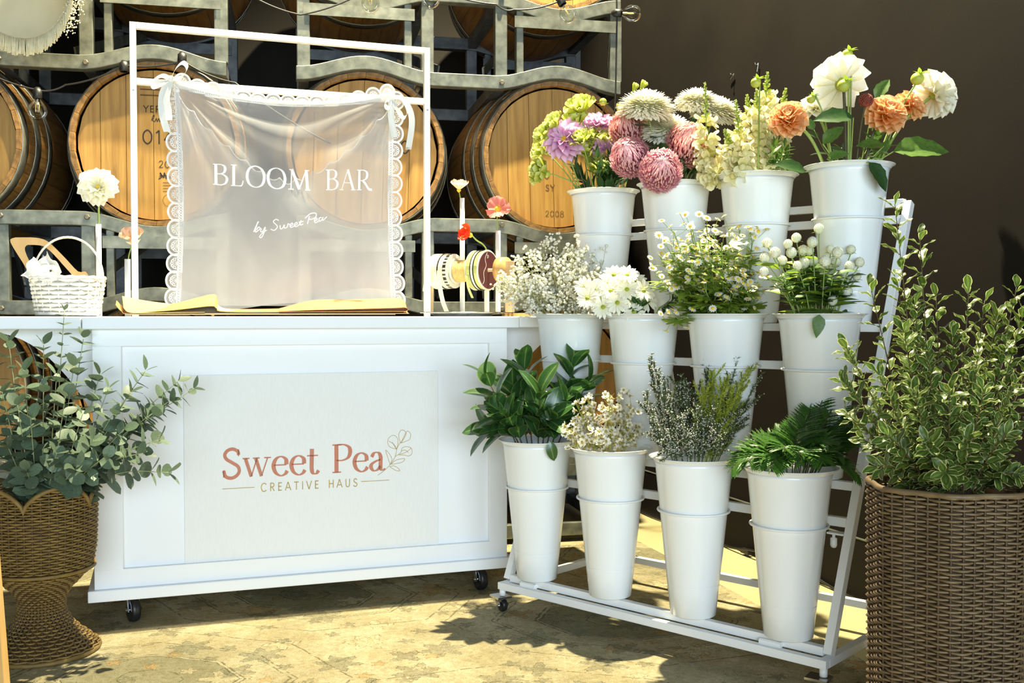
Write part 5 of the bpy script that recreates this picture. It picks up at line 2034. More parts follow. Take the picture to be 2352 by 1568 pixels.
def gomph_head():
    mb = MB()
    mb.lathe([(0.0125 * max(.02, sin(pi * i / 7)), -0.0125 * cos(pi * i / 7)) for i in range(8)], 12)
    rr = random.Random(2)
    for i in range(90):
        z = 1 - 2 * (i + .5) / 90
        a = i * 2.39996
        d = V((sqrt(1 - z * z) * cos(a), sqrt(1 - z * z) * sin(a), z))
        s = d.cross(V((0, 0, 1))).normalized()
        u = s.cross(d)
        mb.add([d * .0115 - s * .0022, d * .0115 + s * .0022, d * .0136 + u * .0020], [(0, 1, 2)])
    return mb.mesh('globe_head', 'gomph', False)


GOM = gomph_head()


def mum_mesh(name, m, n, full, incurve, w, seed):
    """chrysanthemum head of unit radius, axis +z: many narrow petals"""
    mb = MB()
    rr = random.Random(seed)
    for i in range(n):
        f_ = (i + .5) / n
        th = full * f_ ** 0.62                         # polar angle, outer petals last
        ph = i * 2.39996 + rr.uniform(-.1, .1)
        rad = V((cos(ph), sin(ph), 0))
        d = V((0, 0, cos(th))) + rad * sin(th)
        tang = V((0, 0, sin(th))) * 1 - rad * cos(th)   # towards the axis
        side = d.cross(tang).normalized()
        L_ = rr.uniform(.9, 1.05)
        ww = w * rr.uniform(.8, 1.2)
        p0 = d * .45
        p1 = d * (.8 * L_) - tang * (.10 * incurve)
        p2 = d * (1.0 * L_) + tang * (.10 * incurve)
        p3 = d * (1.02 * L_) + tang * (.30 * incurve) if incurve > 0 else d * (1.16 * L_) + tang * (.30 * incurve)
        vs = []
        for p, k in ((p0, .5), (p1, 1), (p2, 1), (p3, .35)):
            vs += [p - side * ww * k + d * .02, p + side * ww * k + d * .02]
        mb.add(vs, [(0, 1, 3, 2), (2, 3, 5, 4), (4, 5, 7, 6)], [0.001, 0.001, .45, .45, .8, .8, 1, 1])
    mb.sphere((0, 0, 0), .62, 12, 8, 1.0, 0.05)
    return mb.mesh(name, m)


MUM = {
    'pink': mum_mesh('petals', 'p_mum_pink', 950, 2.45, .8, .043, 1),
    'rose': mum_mesh('petals', 'p_mum_rose', 950, 2.45, .8, .043, 2),
    'white': mum_mesh('petals', 'p_mum_white', 640, 1.95, -0.3, .062, 3),
}


def snap_floret():
    mb = MB()
    # short tube, two upright lobes, three lower lobes and a puffed lip
    mb.lathe([(0.0035, 0.0), (0.0055, 0.004), (0.006, 0.010), (0.007, 0.014)], 8, None, [0.001, .1, .3, .5])
    for a, tilt, L_, w in ((1.2, .25, .017, .013), (1.95, .25, .017, .013), (-1.57, .9, .015, .013), (-.6, .8, .013, .011), (-2.5, .8, .013, .011)):
        rad = V((cos(a), sin(a), 0))
        d = (V((0, 0, cos(tilt))) + rad * sin(tilt))
        s = rad.cross(V((0, 0, 1)))
        b0 = rad * .004 + V((0, 0, .010))
        vs, ts = [], []
        for v, k in ((0, .5), (.4, .9), (.75, 1.0), (1.0, .55)):
            for x in (-1, 0, 1):
                vs.append(b0 + d * (L_ * v) + s * (x * w * .5 * k) + rad * (.006 * v * v) * (1 if tilt > .5 else .5) - rad * (.002 * abs(x)))
                ts.append(.35 + .65 * v)
        mb.add(vs, [(j * 3 + i, j * 3 + i + 1, j * 3 + i + 4, j * 3 + i + 3) for j in range(3) for i in range(2)], ts)
    mb.sphere((0, -.003, .014), .006, 8, 5, .8, .6)
    return mb.mesh('floret', 'p_snap')


SNAP = snap_floret()
SBUD = MB().lathe([(0.001, 0), (0.0032, .002), (0.0044, .006), (0.0038, .011), (0.0012, .0145), (0.0002, .015)], 8).mesh('bud', 'snap_bud')


def align(p, d, s=1.0, spin=0.0):
    return Matrix.Translation(p) @ V(d).to_track_quat('Z', 'Y').to_matrix().to_4x4() @ Matrix.Rotation(spin, 4, 'Z') @ Matrix.Scale(s, 4)


def mouth(c, tip, rim=0.435, rmax=0.085):
    h = V((tip.x - c.x, tip.y - c.y, 0))
    L_ = h.length
    d = h / L_ if L_ > 1e-6 else V((1, 0, 0))
    m = c + d * min(rmax, L_ * .45) + V((0, 0, rim))
    b = c + d * min(rmax, L_ * .45) * -.2 + V((0, 0, rim - .22))
    return b, m


def path_in(c, tip, lift=0.02, rim=0.435, rmax=0.085, n=6):
    b, m = mouth(c, tip, rim, rmax)
    mid = m.lerp(tip, .5) + V((0, 0, lift))
    return b, cr([b, m, mid, tip], n)


def along(P, f_):
    i = min(int(f_ * (len(P) - 1)), len(P) - 2)
    k = f_ * (len(P) - 1) - i
    return P[i].lerp(P[i + 1], k), (P[i + 1] - P[i]).normalized()


def rand_dir(rr, up=0.0):
    d = V((rr.gauss(0, 1), rr.gauss(0, 1), rr.gauss(0, 1) + up))
    return d.normalized()


def leafy(name, label, cat, group, P, lf, n, f0, f1, size, spread, stem_m, r, rr, pair=1, up=0.5, taper=0.5, droop=0.0):
    """a stem thing with leaves as pieces: n nodes with `pair` leaves each, between fractions f0 and f1 of the path"""
    t = thing(name, label, cat, P[0], group)
    k = len(P)
    MB().tube(P, [r * (1 - .6 * i / (k - 1)) for i in range(k)], 5).build('stem', stem_m, t)
    az = rr.uniform(0, 6.28)
    for i in range(n):
        f_ = f0 + (f1 - f0) * (i / max(1, n - 1))
        p, d = along(P, min(f_, .999))
        A, U, W_ = basis(d)
        az += 2.4 if pair == 1 else 1.57
        for j in range(pair):
            a = az + 2 * pi * j / pair + rr.uniform(-.3, .3)
            rad = U * cos(a) + W_ * sin(a)
            sp = spread * rr.uniform(.75, 1.2) * (1.0 if i < n - 1 else .5)
            ld = (A * cos(sp) + rad * sin(sp) - V((0, 0, droop))).normalized()
            nn = (A * sin(sp) - rad * cos(sp) + V((0, 0, up)) + rand_dir(rr) * .35)
            s = size * (1 - taper * (i / max(1, n - 1))) * rr.uniform(.8, 1.15)
            m = lf if isinstance(lf, str) else lf[rr.randrange(len(lf))]
            piece('leaf', LF[m], t, orient(p + rad * r * .6, ld, nn, s))
    return t


def spot_words(px, py, x0, x1, y0, y1):
    """where in its bunch a stem ends, for its label"""
    h = ['far left', 'left', 'middle', 'right', 'far right'][min(4, max(0, int(5 * (px - x0) / (x1 - x0))))]
    v = ['high', 'halfway up', 'low'][min(2, max(0, int(3 * (py - y0) / (y1 - y0))))]
    return ', ending %s on the %s' % (v, h) if h != 'middle' else ', ending %s in the middle' % v


# ------------------------------------------------------------------ top row: lisianthus and pink dahlias
rr = random.Random(21)
c = BK[(2, 0)]
dep = c.y
LIS_R = [(5, 70, 1.0), (5, 50, 1.0), (4, 30, .95), (3, 10, .85)]
lis = [(1246, 310, 20, 'small closed green lisianthus bud bloom at the far left of the bunch'), (1246, 342, 24, 'green lisianthus below the small left bud'),
       (1243, 395, 28, 'green lisianthus hanging lowest on the left over the barrel'), (1272, 282, 22, 'upright yellow green lisianthus left of the pink dahlia'),
       (1333, 247, 28, 'highest fan-shaped yellow green lisianthus in front of the barrel'), (1322, 278, 26, 'yellow green lisianthus tucked below the highest one'),
       (1335, 320, 21, 'green lisianthus, left of the four in the middle cluster'), (1358, 312, 19, 'green lisianthus at the back of the middle cluster'),
       (1347, 346, 23, 'round green lisianthus, lowest of the middle cluster'), (1385, 320, 23, 'open green lisianthus, right of the middle cluster'),
       (1378, 378, 30, 'large ragged green lisianthus just above the bucket rim'), (1455, 208, 14, 'small lime lisianthus bud, left of the high pair'),
       (1472, 204, 15, 'small lime lisianthus bud, right of the high pair'), (1419, 256, 14, 'small lime lisianthus beside the white chrysanthemum'),
       (1487, 222, 11, 'tiny lime bud peeping over the white chrysanthemum')]
for px, py, r, lab in lis:
    d_ = dep + rr.uniform(-.09, .05)
    if px > 1400:
        d_ = dep + .10
    p = at(px, py, d_)
    b, P = path_in(c, p, .015)
    t = thing('lisianthus', lab, 'flower', b, 'green lisianthus blooms')
    k = len(P)
    MB().tube(P, 0.0022, 5).build('stem', 'stem', t)
    out = V((p.x - c.x, -.10, (p.z - c.z - .42) * .7)).normalized()
    R_ = r * d_ / F
    if r > 16:
        bloom(t, p - out * R_ * .5, out, R_ * 1.45, 'lisi', LIS_R, R_ * .30, 'bud', rnd=rr, wid=.9)
    else:
        bloom(t, p - out * R_ * .4, out, R_ * 1.6, 'lisi', [(4, 26, 1.0), (3, 10, .95)], R_ * .3, 'bud', rnd=rr, wid=.7)
for i, (px, py, r, A, lab) in enumerate(((1297, 322, 46, (-.35, -.9, .35), 'lilac pink dahlia with a cream heart facing out on the left'),
                                         (1374, 292, 46, (.1, -.25, 1), 'pale lilac dahlia facing up behind the green lisianthus'),
                                         (1392, 348, 34, (.3, -.8, -.1), 'lilac dahlia mostly hidden below the green cluster'))):
    d_ = dep + (-.05, .05, .0)[i]
    p = at(px, py, d_)
    b, P = path_in(c, p)
    t = thing('pink_dahlia', lab, 'flower', b, 'lilac pink dahlias')
    MB().tube(P, 0.003, 6).build('stem', 'stem_dark', t)
    bloom(t, p, A, r * d_ / F * 1.1, 'dahlia_pink', [(12, 118, .95), (12, 98, 1.0), (12, 80, 1.0), (11, 62, .9), (8, 44, .72)], r * d_ / F * .3, 'yellow', rnd=rr)
p = at(1385, 234, dep + .02)
b, P = path_in(c, p)
t = thing('dahlia_bud', 'small round green bud above the lilac dahlia in front of the barrel', 'bud', b)
MB().tube(P, 0.0017, 5).build('stem', 'stem_dark', t)
MB().sphere(p, .013, 12, 8).build('bud', 'bud', t)
for k in range(4):
    a = k * 1.57
    d = V((cos(a), sin(a), .5))
    piece('sepal', LF['bright'], t, orient(p + V((0, 0, -.010)), d, (0, 0, 1), .02))
for k in range(16):
    a = rr.uniform(0, 6.28)
    tip = c + V((cos(a) * rr.uniform(.02, .11), sin(a) * .06 - .03, .435 + rr.uniform(.04, .14)))
    b, P = path_in(c, tip, 0)
    leafy('lisianthus_shoot', 'leafy dark green lisianthus shoot in the bucket of green lisianthus', 'foliage', 'leafy lisianthus shoots', P, 'dark', 5, .36, 1, .06, .45, 'stem', .0018, rr, 2, .2, .2)

# chrysanthemums
c = BK[(2, 1)]
dep = c.y
for i, (px, py, r, kind, A, dd, lab) in enumerate((
        (1447, 362, 45, 'pink', (-.3, -.8, .5), -.06, 'mauve pink incurved chrysanthemum beside the ragged green lisianthus'),
        (1517, 392, 48, 'pink', (0, -.9, .35), -.13, 'pink incurved chrysanthemum hanging lowest, over the bucket rim'),
        (1578, 336, 51, 'rose', (.15, -.7, .7), -.05, 'rose pink incurved chrysanthemum on the right of the bunch'),
        (1440, 294, 40, 'rose', (-.2, -.6, .6), .06, 'rose chrysanthemum tucked under the top white one'),
        (1484, 252, 52, 'white', (.05, -.30, 1), -.02, 'broad white chrysanthemum at the top, seen from the side'),
        (1533, 305, 48, 'white', (.1, -.45, 1), .02, 'white chrysanthemum between the rose pink heads'),
        (1600, 238, 40, 'white', (.0, -.35, 1), .10, 'white chrysanthemum against the dark wall beside the first snapdragon'),
        (1642, 262, 46, 'white', (.1, -.35, 1), .11, 'white chrysanthemum behind the snapdragons'))):
    d_ = dep + dd
    p = at(px, py, d_)
    b, P = path_in(c, p)
    t = thing('chrysanthemum', lab, 'flower', b, 'large chrysanthemums')
    MB().tube(P, 0.0035, 6).build('stem', 'stem', t)
    R_ = r * d_ / F
    M = align(p, A, R_ * (1.0 if kind != 'white' else 1.05), rr.uniform(0, 6))
    if kind == 'white':
        M = M @ Matrix.Diagonal((1.05, 1.05, .72, 1))
    tag(piece('petals', MUM[kind], t, M), kind='stuff')
    for k in range(3):
        a = rr.uniform(0, 6.28)
        q, d = along(P, .55 + .12 * k)
        piece('leaf', LF['dahlia_dark'], t, orient(q, V((cos(a), sin(a) - .3, .25)), (0, 0, 1), .065))
for k in range(10):
    a = rr.uniform(0, 6.28)
    tip = c + V((cos(a) * .09, sin(a) * .06 - .02, .435 + rr.uniform(.03, .10)))
    b, P = path_in(c, tip, 0)
    leafy('chrysanthemum_shoot', 'leafy dark shoot among the large chrysanthemums', 'foliage', 'leafy chrysanthemum shoots', P, 'dahlia_dark', 4, .5, 1, .06, .6, 'stem', .0018, rr, 1, .3, .2)

# snapdragons
c = BK[(2, 2)]
dep = c.y
snaps = [(1619, 192, .06, -.16, 'snapdragon spike, first from the chrysanthemums'), (1690, 232, -.05, -.02, 'snapdragon spike standing in front over the bucket rim'),
         (1716, 220, .03, 0, 'snapdragon spike just right of the front one'), (1738, 208, .0, 0, 'snapdragon spike in the middle of the bunch'),
         (1763, 168, .06, .0, 'tallest snapdragon spike'), (1805, 205, .08, .0, 'snapdragon spike nearest the orange dahlias'),
         (1665, 300, -.08, 0, 'short snapdragon spike low beside the rose chrysanthemum'), (1782, 340, -.03, 0, 'short drooping snapdragon spike at the rim below the orange dahlia')]
for px, py, dd, lean, lab in snaps:
    d_ = dep + dd
    p = at(px, py, d_)
    b, P = path_in(c, p, .0, rmax=.075)
    if lean:
        P = cr([b, c + V((-.08, 0, .435)), at(px + 12, 390, d_ - .02), p], 8)
    t = thing('snapdragon', 'cream yellow ' + lab, 'flower', b, 'cream snapdragon spikes')
    MB().tube(P, [.0030 * (1 - .6 * i / (len(P) - 1)) for i in range(len(P))], 6).build('stem', 'stem', t)
    # arc length available above the rim
    tot = sum((P[i + 1] - P[i]).length for i in range(len(P) - 1))
    L_ = min(p.z - c.z - .40, tot * .8)
    nb = 20 if L_ > .12 else 9
    for k in range(nb):
        f_ = 1 - (.085 * k / nb) / tot
        q, d = along(P, min(f_, .999))
        A, U, W_ = basis(d)
        a = k * 2.4
        rad = U * cos(a) + W_ * sin(a)
        s = .45 + .75 * k / nb
        piece('bud', SBUD, t, align(q + rad * .001, (d * (1 - .6 * k / nb) + rad * (.35 + .5 * k / nb)), s))
    nf = max(5, int((L_ - .06) / .0075))
    for k in range(nf):
        f_ = 1 - (.08 + (L_ - .07) * k / nf) / tot
        q, d = along(P, max(f_, .3))
        A, U, W_ = basis(d)
        a = k * 2.4 + rr.uniform(-.3, .3)
        rad = U * cos(a) + W_ * sin(a)
        dirn = (rad + d * .35 - V((0, 0, .15))).normalized()
        y = (d - dirn * d.dot(dirn)).normalized()
        x = y.cross(dirn)
        s = 1.15 + .5 * min(1, k / 6) + rr.uniform(-.1, .1)
        o = q + rad * .003
        M = Matrix(((x.x * s, y.x * s, dirn.x * s, o.x), (x.y * s, y.y * s, dirn.y * s, o.y), (x.z * s, y.z * s, dirn.z * s, o.z), (0, 0, 0, 1)))
        piece('floret', SNAP, t, M)
for k in range(12):
    a = rr.uniform(0, 6.28)
    tip = c + V((cos(a) * .08, sin(a) * .06 - .03, .435 + rr.uniform(.03, .09)))
    b, P = path_in(c, tip, 0)
    leafy('snapdragon_shoot', 'leafy green shoot at the foot of the snapdragons', 'foliage', 'leafy snapdragon shoots', P, 'lance', 6, .45, 1, .045, .7, 'stem', .0018, rr, 1, .3, .2)

# dahlias in the end bucket
c = BK[(2, 3)]
dep = c.y
dah = [('white_dahlia', 1932, 192, 64, 'dahlia_white', (-.15, .75, .55), -.02, 'large white dahlia seen from behind, at the top of the end bucket', [(11, 96, 1.0), (12, 82, .98), (11, 66, .9), (8, 48, .75)], 'bud', 'stem_dark'),
       ('orange_dahlia', 1811, 276, 43, 'dahlia_orange', (-.3, -.75, .5), -.08, 'orange ball dahlia beside the snapdragons', BALL_R, 'yellow', 'stem'),
       ('orange_dahlia', 2034, 265, 46, 'dahlia_orange', (.15, -.7, .6), -.06, 'largest orange ball dahlia on the right of the bunch', BALL_R, 'yellow', 'stem_dark'),
       ('orange_dahlia', 2088, 244, 36, 'dahlia_orange', (.5, -.3, .6), .05, 'orange dahlia half hidden behind the largest one', BALL_R, 'yellow', 'stem'),
       ('white_dahlia', 2148, 216, 54, 'dahlia_white', (.75, .1, .45), .04, 'white dahlia turned away at the far right of the bunch', [(12, 130, .95), (12, 108, 1.0), (12, 88, 1.0), (11, 68, .9), (8, 46, .75)], 'bud', 'stem'),
       ('white_dahlia', 1872, 250, 42, 'dahlia_white', (-.3, -.3, .9), .08, 'white dahlia between the orange one and the large white one', [(12, 115, .95), (12, 95, 1.0), (11, 72, .95), (8, 48, .8)], 'bud', 'stem')]
for nm, px, py, r, pet, A, dd, lab, rings, core, sm in dah:
    d_ = dep + dd
    p = at(px, py, d_)
    b, P = path_in(c, p - V(A).normalized() * r * d_ / F * .2, .03)
    t = thing(nm, lab, 'flower', b, 'dahlias in the end bucket')
    MB().tube(P, 0.0042, 7).build('stem', sm, t)
    R_ = r * d_ / F
    bloom(t, p, A, R_ * (1.0 if 'ball' not in lab else .98), pet, rings, R_ * .24, core, rnd=rr)
for px, py, r, dd, lab in ((1946, 126, 13, -.03, 'round green dahlia bud above the large white dahlia'), (1938, 197, 15, -.10, 'green and pink dahlia bud in front of the large white dahlia'),
                           (2107, 181, 15, .02, 'fat green dahlia bud beside the far white dahlia'), (1863, 228, 10, -.03, 'small green dahlia bud left of the large white dahlia'),
                           (1736, 190, 12, -.02, 'nodding green dahlia bud among the snapdragon tips')):
    d_ = dep + dd + (.12 if px < 1800 else 0)
    p = at(px, py, d_)
    cc = c if px > 1800 else BK[(2, 2)]
    b, P = path_in(cc, p + V((.012, 0, .01)), .03)
    t = thing('dahlia_bud', lab, 'bud', b, 'dahlia buds in the top row')
    MB().tube(P, 0.0024, 6).build('stem', 'stem', t)
    R_ = r * d_ / F
    MB().sphere(p, R_, 14, 9, .95).build('bud', 'bud', t)
    for k in range(5):
        a = k * 1.257
        d = V((cos(a) * .8 + .4, sin(a) * .8, .5))
        piece('sepal', LF['bright'], t, orient(p + V((.4, 0, .6)) * R_, d, (0, 0, 1), R_ * 1.6))
p = at(1989, 231, dep - .09)
b, P = path_in(c, p, .02)
t = thing('rust_scabiosa', 'rust red button flower between the white and orange dahlias', 'flower', b)
MB().tube(P, 0.0028, 6).build('stem', 'stem_dark', t)
mb = MB()
mb.sphere(p, .016, 14, 9)
for i in range(130):
    z = 1 - 1.7 * (i + .5) / 130
    a = i * 2.39996
    d = V((sqrt(max(0, 1 - z * z)) * cos(a), sqrt(max(0, 1 - z * z)) * sin(a), z))
    mb.octa(p + d * .0175, .0028)
mb.build('flower_head', 'scab', t)
for px, py, dx, dy, s, dd, m, lab in ((1960, 270, -1, .05, .105, -.13, 'dahlia_dark', 'broad dark dahlia leaf in front of the large white dahlia'),
                                     (2052, 348, 1, .12, .150, -.02, 'dahlia', 'long bright dahlia leaf reaching out over the wall at the right'),
                                     (1995, 372, .55, -.75, .09, -.125, 'dahlia_dark', 'dark dahlia leaf hanging over the rim of the end bucket'),
                                     (2030, 335, -.9, .1, .075, -.06, 'dahlia', 'pale green dahlia leaf above the rim of the end bucket'),
                                     (1890, 330, .5, .5, .07, -.06, 'dahlia', 'small dahlia leaf between the stems on the left of the end bucket'),
                                     (1850, 395, -.8, .3, .09, .0, 'dahlia_dark', 'dark dahlia leaf at the left rim of the end bucket'),
                                     (2010, 225, .6, .9, .065, .03, 'dahlia', 'narrow pointed leaf rising behind the rust button flower'),
                                     (1900, 365, .9, .35, .06, -.07, 'dahlia', 'little dahlia leaf just above the rim beside the dark stems')):
    q = at(px, py, dep + dd)
    b, P = path_in(c, q, .0)
    t = thing('dahlia_leaf', lab, 'leaf', b, 'dahlia leaves')
    MB().tube(P, .0018, 5).build('stalk', 'stem', t)
    d = V((dx, -.15, dy)).normalized()
    piece('blade', LF[m], t, orient(q, d, V((0.1, -.75, .65)), s))
for k in range(7):
    a = rr.uniform(0, 6.28)
    tip = c + V((cos(a) * .10, sin(a) * .05, .435 + rr.uniform(.05, .12)))
    b, P = path_in(c, tip, 0)
    leafy('dahlia_shoot', 'leafy dahlia side shoot between the stems of the end bucket', 'foliage', 'leafy dahlia shoots', P, ('dahlia', 'dahlia_dark'), 4, .5, 1, .055, .7, 'stem', .002, rr, 1, .3, .2)

# ------------------------------------------------------------------ middle row: gypsophila
rr = random.Random(33)
c = BK[(1, 0)]
dep = c.y


def gyp_blossom(mb, p, r):
    mb.lathe([(r * .12, -r * .8), (r * .8, -r * .35), (r, .1 * r), (r * .6, r * .7), (r * .05, r * .85)], 6, Matrix.Translation(p))


for k in range(30):
    f_ = k / 29
    tx = 1146 + 240 * f_ + rr.uniform(-10, 10)
    top_ = 560 + 55 * abs(f_ - .62) ** 1.3 * 1.8 + (70 if f_ < .15 else 0)
    ty = top_ + (rr.uniform(20, 130) if k % 2 else rr.uniform(0, 35))
    ty = min(ty, 655 + 60 * f_)
    tip = at(tx, ty, dep + rr.uniform(-.10, .08))
    b, P = path_in(c, tip, .01)
    t = thing('gypsophila_sprig', 'airy sprig of tiny white gypsophila blossoms' + spot_words(tx, ty, 1140, 1390, 550, 715), 'flower', b, 'gypsophila sprigs')
    st_, bl = MB(), MB()
    st_.tube(P, .0013, 4)
    for j in range(24):
        q, d = along(P, .34 + .66 * (j + .5) / 24)
        e_ = q + (d * .3 + rand_dir(rr, .35)).normalized() * rr.uniform(.02, .055)
        st_.tube([q, q.lerp(e_, .5) + V((0, 0, -.003)), e_], .0006, 3, False)
        for m_ in range(5):
            g = e_ + rand_dir(rr, .5) * rr.uniform(.004, .018)
            st_.tube([q.lerp(e_, .8), g], .0004, 3, False)
            gyp_blossom(bl, g, rr.uniform(.0032, .0060))
    st_.build('branching_stem', 'gyp_stem', t)
    tag(bl.build('blossoms', 'gyp', t), kind='stuff')

# white daisies
c = BK[(1, 1)]
dep = c.y
dz = [(1412, 802 - 107), (1418, 695), (1385, 705), (1455, 716), (1365, 668), (1392, 650), (1425, 640), (1460, 645), (1440, 665), (1478, 668), (1402, 668), (1450, 690), (1372, 690), (1345, 660), (1485, 690), (1410, 632), (1440, 632), (1350, 685)]
for k, (px, py) in enumerate(dz[1:]):
    d_ = dep - .10 + .012 * (k % 7)
    p = at(px, py, d_)
    b, P = path_in(c, p, .01)
    t = thing('white_daisy', 'white daisy with a green eye' + spot_words(px, py, 1340, 1490, 630, 720), 'flower', b, 'white daisies')
    MB().tube(P, .0018, 5).build('stem', 'stem', t)
    A = (rr.uniform(-.3, .3) + (px - 1415) / 200, -1, rr.uniform(.1, .6) + (690 - py) / 100)
    bloom(t, p, A, 27 * d_ / F, 'daisy', [(13, 86, 1.0), (12, 74, .95)], .0078, 'green_centre', rnd=rr)
for k in range(12):
    a = rr.uniform(0, 6.28)
    tip = c + V((cos(a) * .09, sin(a) * .06 - .03, .435 + rr.uniform(.02, .05)))
    b, P = path_in(c, tip, 0)
    leafy('daisy_shoot', 'leafy dark green shoot under the white daisies', 'foliage', 'leafy daisy shoots', P, 'dark', 5, .5, 1, .04, .8, 'stem', .0016, rr, 1, .3, .2)

# feverfew
c = BK[(1, 2)]
dep = c.y
for k in range(32):
    f_ = (k + .5) / 32
    tx = 1505 + 245 * f_ + rr.uniform(-12, 12)
    top_ = 545 - 25 * sin(pi * f_) + (40 if f_ < .12 else 0)
    ty = top_ + (0 if k % 3 == 0 else rr.uniform(20, 165))
    tip = at(tx, ty, dep + rr.uniform(-.10, .08))
    b, P = path_in(c, tip, .0)
    t = thing('feverfew_stem', 'branching feverfew stem with little white daisy heads' + spot_words(tx, ty, 1495, 1760, 515, 700), 'flower', b, 'feverfew stems')
    st_ = MB()
    st_.tube(P, .0016, 4)
    heads = []
    for j in range(11):
        q, d = along(P, .55 + .44 * (j + .5) / 11)
        e_ = q + (d * .7 + rand_dir(rr, .7)).normalized() * rr.uniform(.025, .06)
        st_.tube([q, q.lerp(e_, .55) + V((0, 0, -.002)), e_], .0008, 4, False)
        heads.append((e_, (V((0, -.35, 1)) + rand_dir(rr) * .75)))
    so = st_.build('branching_stem', 'stem', t)
    for e_, dd in heads:
        M = align(e_, dd, rr.uniform(.8, 1.15), rr.uniform(0, 6))
        h = piece('flower_head', FEV, t, M)
        piece('yellow_centre', FEVC, h, M)
    for j in range(13):
        q, d = along(P, .34 + .56 * j / 13)
        a = rr.uniform(0, 6.28)
        piece('leaf', LF['lobed'], t, orient(q, V((cos(a), sin(a) - .3, .15)), V((0, -.3, 1)) + rand_dir(rr) * .5, rr.uniform(.035, .065)))

# globe amaranth
c = BK[(1, 3)]
dep = c.y
gom = [(1881, 525), (1829, 546), (1762, 558), (1810, 560), (1866, 556), (1908, 572), (1858, 575), (1845, 575), (1923, 580), (1757, 592), (1797, 598), (1846, 604), (1882, 614), (1920, 602), (1755, 624), (1802, 637), (1848, 600), (1902, 658), (1936, 635), (1968, 634), (1946, 670), (1841, 680), (1955, 573), (1974, 602), (1952, 610), (1790, 660), (1818, 580), (1780, 540 + 40), (1895, 600), (1832, 610), (1912, 690), (1868, 600)]
for k, (px, py) in enumerate(gom):
    d_ = dep + rr.uniform(-.09, .07)
    p = at(px, py, d_)
    b, P = path_in(c, p - V((0, 0, .008)), .015)
    t = thing('globe_amaranth', 'white globe amaranth on a green stem' + spot_words(px, py, 1745, 1985, 515, 700), 'flower', b, 'white globe amaranth stems')
    MB().tube(P, .0016, 5).build('stem', 'stem', t)
    piece('globe_head', GOM, t, align(p, V((rr.uniform(-.2, .2), rr.uniform(-.3, .1), 1)), rr.uniform(.95, 1.22)))
    for j in range(2):
        a = rr.uniform(0, 6.28) + pi * j
        piece('leaf', LF['bright'], t, orient(p - V((0, 0, .011)), V((cos(a), sin(a), .15)), (0, 0, 1), .022))
    for j in range(7):
        q, d = along(P, .33 + .45 * j / 7)
        a = rr.uniform(0, 6.28)
        piece('leaf', LF[('lance', 'bright', 'lance')[rr.randrange(3)]], t, orient(q, V((cos(a), sin(a) - .2, .35)), V((0, 0, 1)) + rand_dir(rr) * .4, rr.uniform(.05, .085)))
q = at(1882, 722, dep - .115)
t = thing('amaranth_leaf', 'pointed green leaf hanging over the rim below the globe amaranth', 'leaf', q)
piece('blade', LF['lance'], t, orient(q, (-.15, -.25, -1), (0, -1, .3), .06, .10))

# ------------------------------------------------------------------ bottom row: glossy leaves
rr = random.Random(44)
c = BK[(0, 0)]
dep = c.y
for k, (px, py, dd) in enumerate(((1118, 868, -.04), (1205, 850, .02), (1318, 842, .0), (1350, 880, -.03), (1150, 945, -.09), (1240, 905, -.10), (1290, 925, -.06), (1180, 900, .06), (1265, 960, -.10), (1130, 985, -.03))):
    tip = at(px, py, dep + dd)
    b, P = path_in(c, tip, .01)
    leafy('leafy_branch', 'glossy dark green broad-leaved branch' + spot_words(px, py, 1100, 1370, 830, 1000), 'branch', 'glossy leafy branches', P, 'glossy', 6, .36, 1, .108, .62, 'stem_brown', .003, rr, 2, .35, .12)
# two leaves that reach far out to the left, as on the longest branch
q = at(1262, 1012, dep - .115)
t = thing('glossy_leaf', 'glossy leaf hanging over the rim of the bottom row bucket beside the counter', 'leaf', q)
piece('blade', LF['glossy'], t, orient(q, (.25, -.25, -1), (0, -1, .2), .06))

# waxflower
c = BK[(0, 1)]
dep = c.y
wx = [(1325, 930), (1350, 915), (1400, 905), (1425, 905), (1450, 930), (1310, 985), (1345, 965), (1395, 960), (1440, 970), (1460, 985), (1320, 1020), (1370, 1000), (1420, 1010), (1385, 985), (1335, 945), (1405, 930), (1360, 1025), (1440, 1025), (1455, 1000), (1310, 1005)]
for k, (px, py) in enumerate(wx):
    tip = at(px, py, dep + rr.uniform(-.10, .06))
    b, P = path_in(c, tip, .0)
    t = thing('waxflower_sprig', 'waxflower sprig with small white cup blossoms' + spot_words(px, py, 1300, 1470, 895, 1035), 'flower', b, 'waxflower sprigs')
    st_ = MB()
    st_.tube(P, .0016, 4)
    fl_ = []
    for j in range(17):
        q, d = along(P, .36 + .63 * (j + .5) / 17)
        e_ = q + (d * .4 + rand_dir(rr, .6)).normalized() * rr.uniform(.012, .034)
        st_.tube([q, e_], .0006, 3, False)
        fl_.append((e_, (rand_dir(rr, .5) + V((0, -.5, .3)))))
    for j in range(40):
        q, d = along(P, .4 + .58 * rr.random())
        e_ = q + (d * .8 + rand_dir(rr, .3)).normalized() * rr.uniform(.01, .024)
        st_.tube([q, e_], [.0007, .0003], 3, False)
    tag(st_.build('needles', 'wax_green', t), kind='stuff')
    for e_, dd in fl_:
        piece('blossom', WAX, t, align(e_, dd, rr.uniform(1.0, 1.35), rr.uniform(0, 6)))

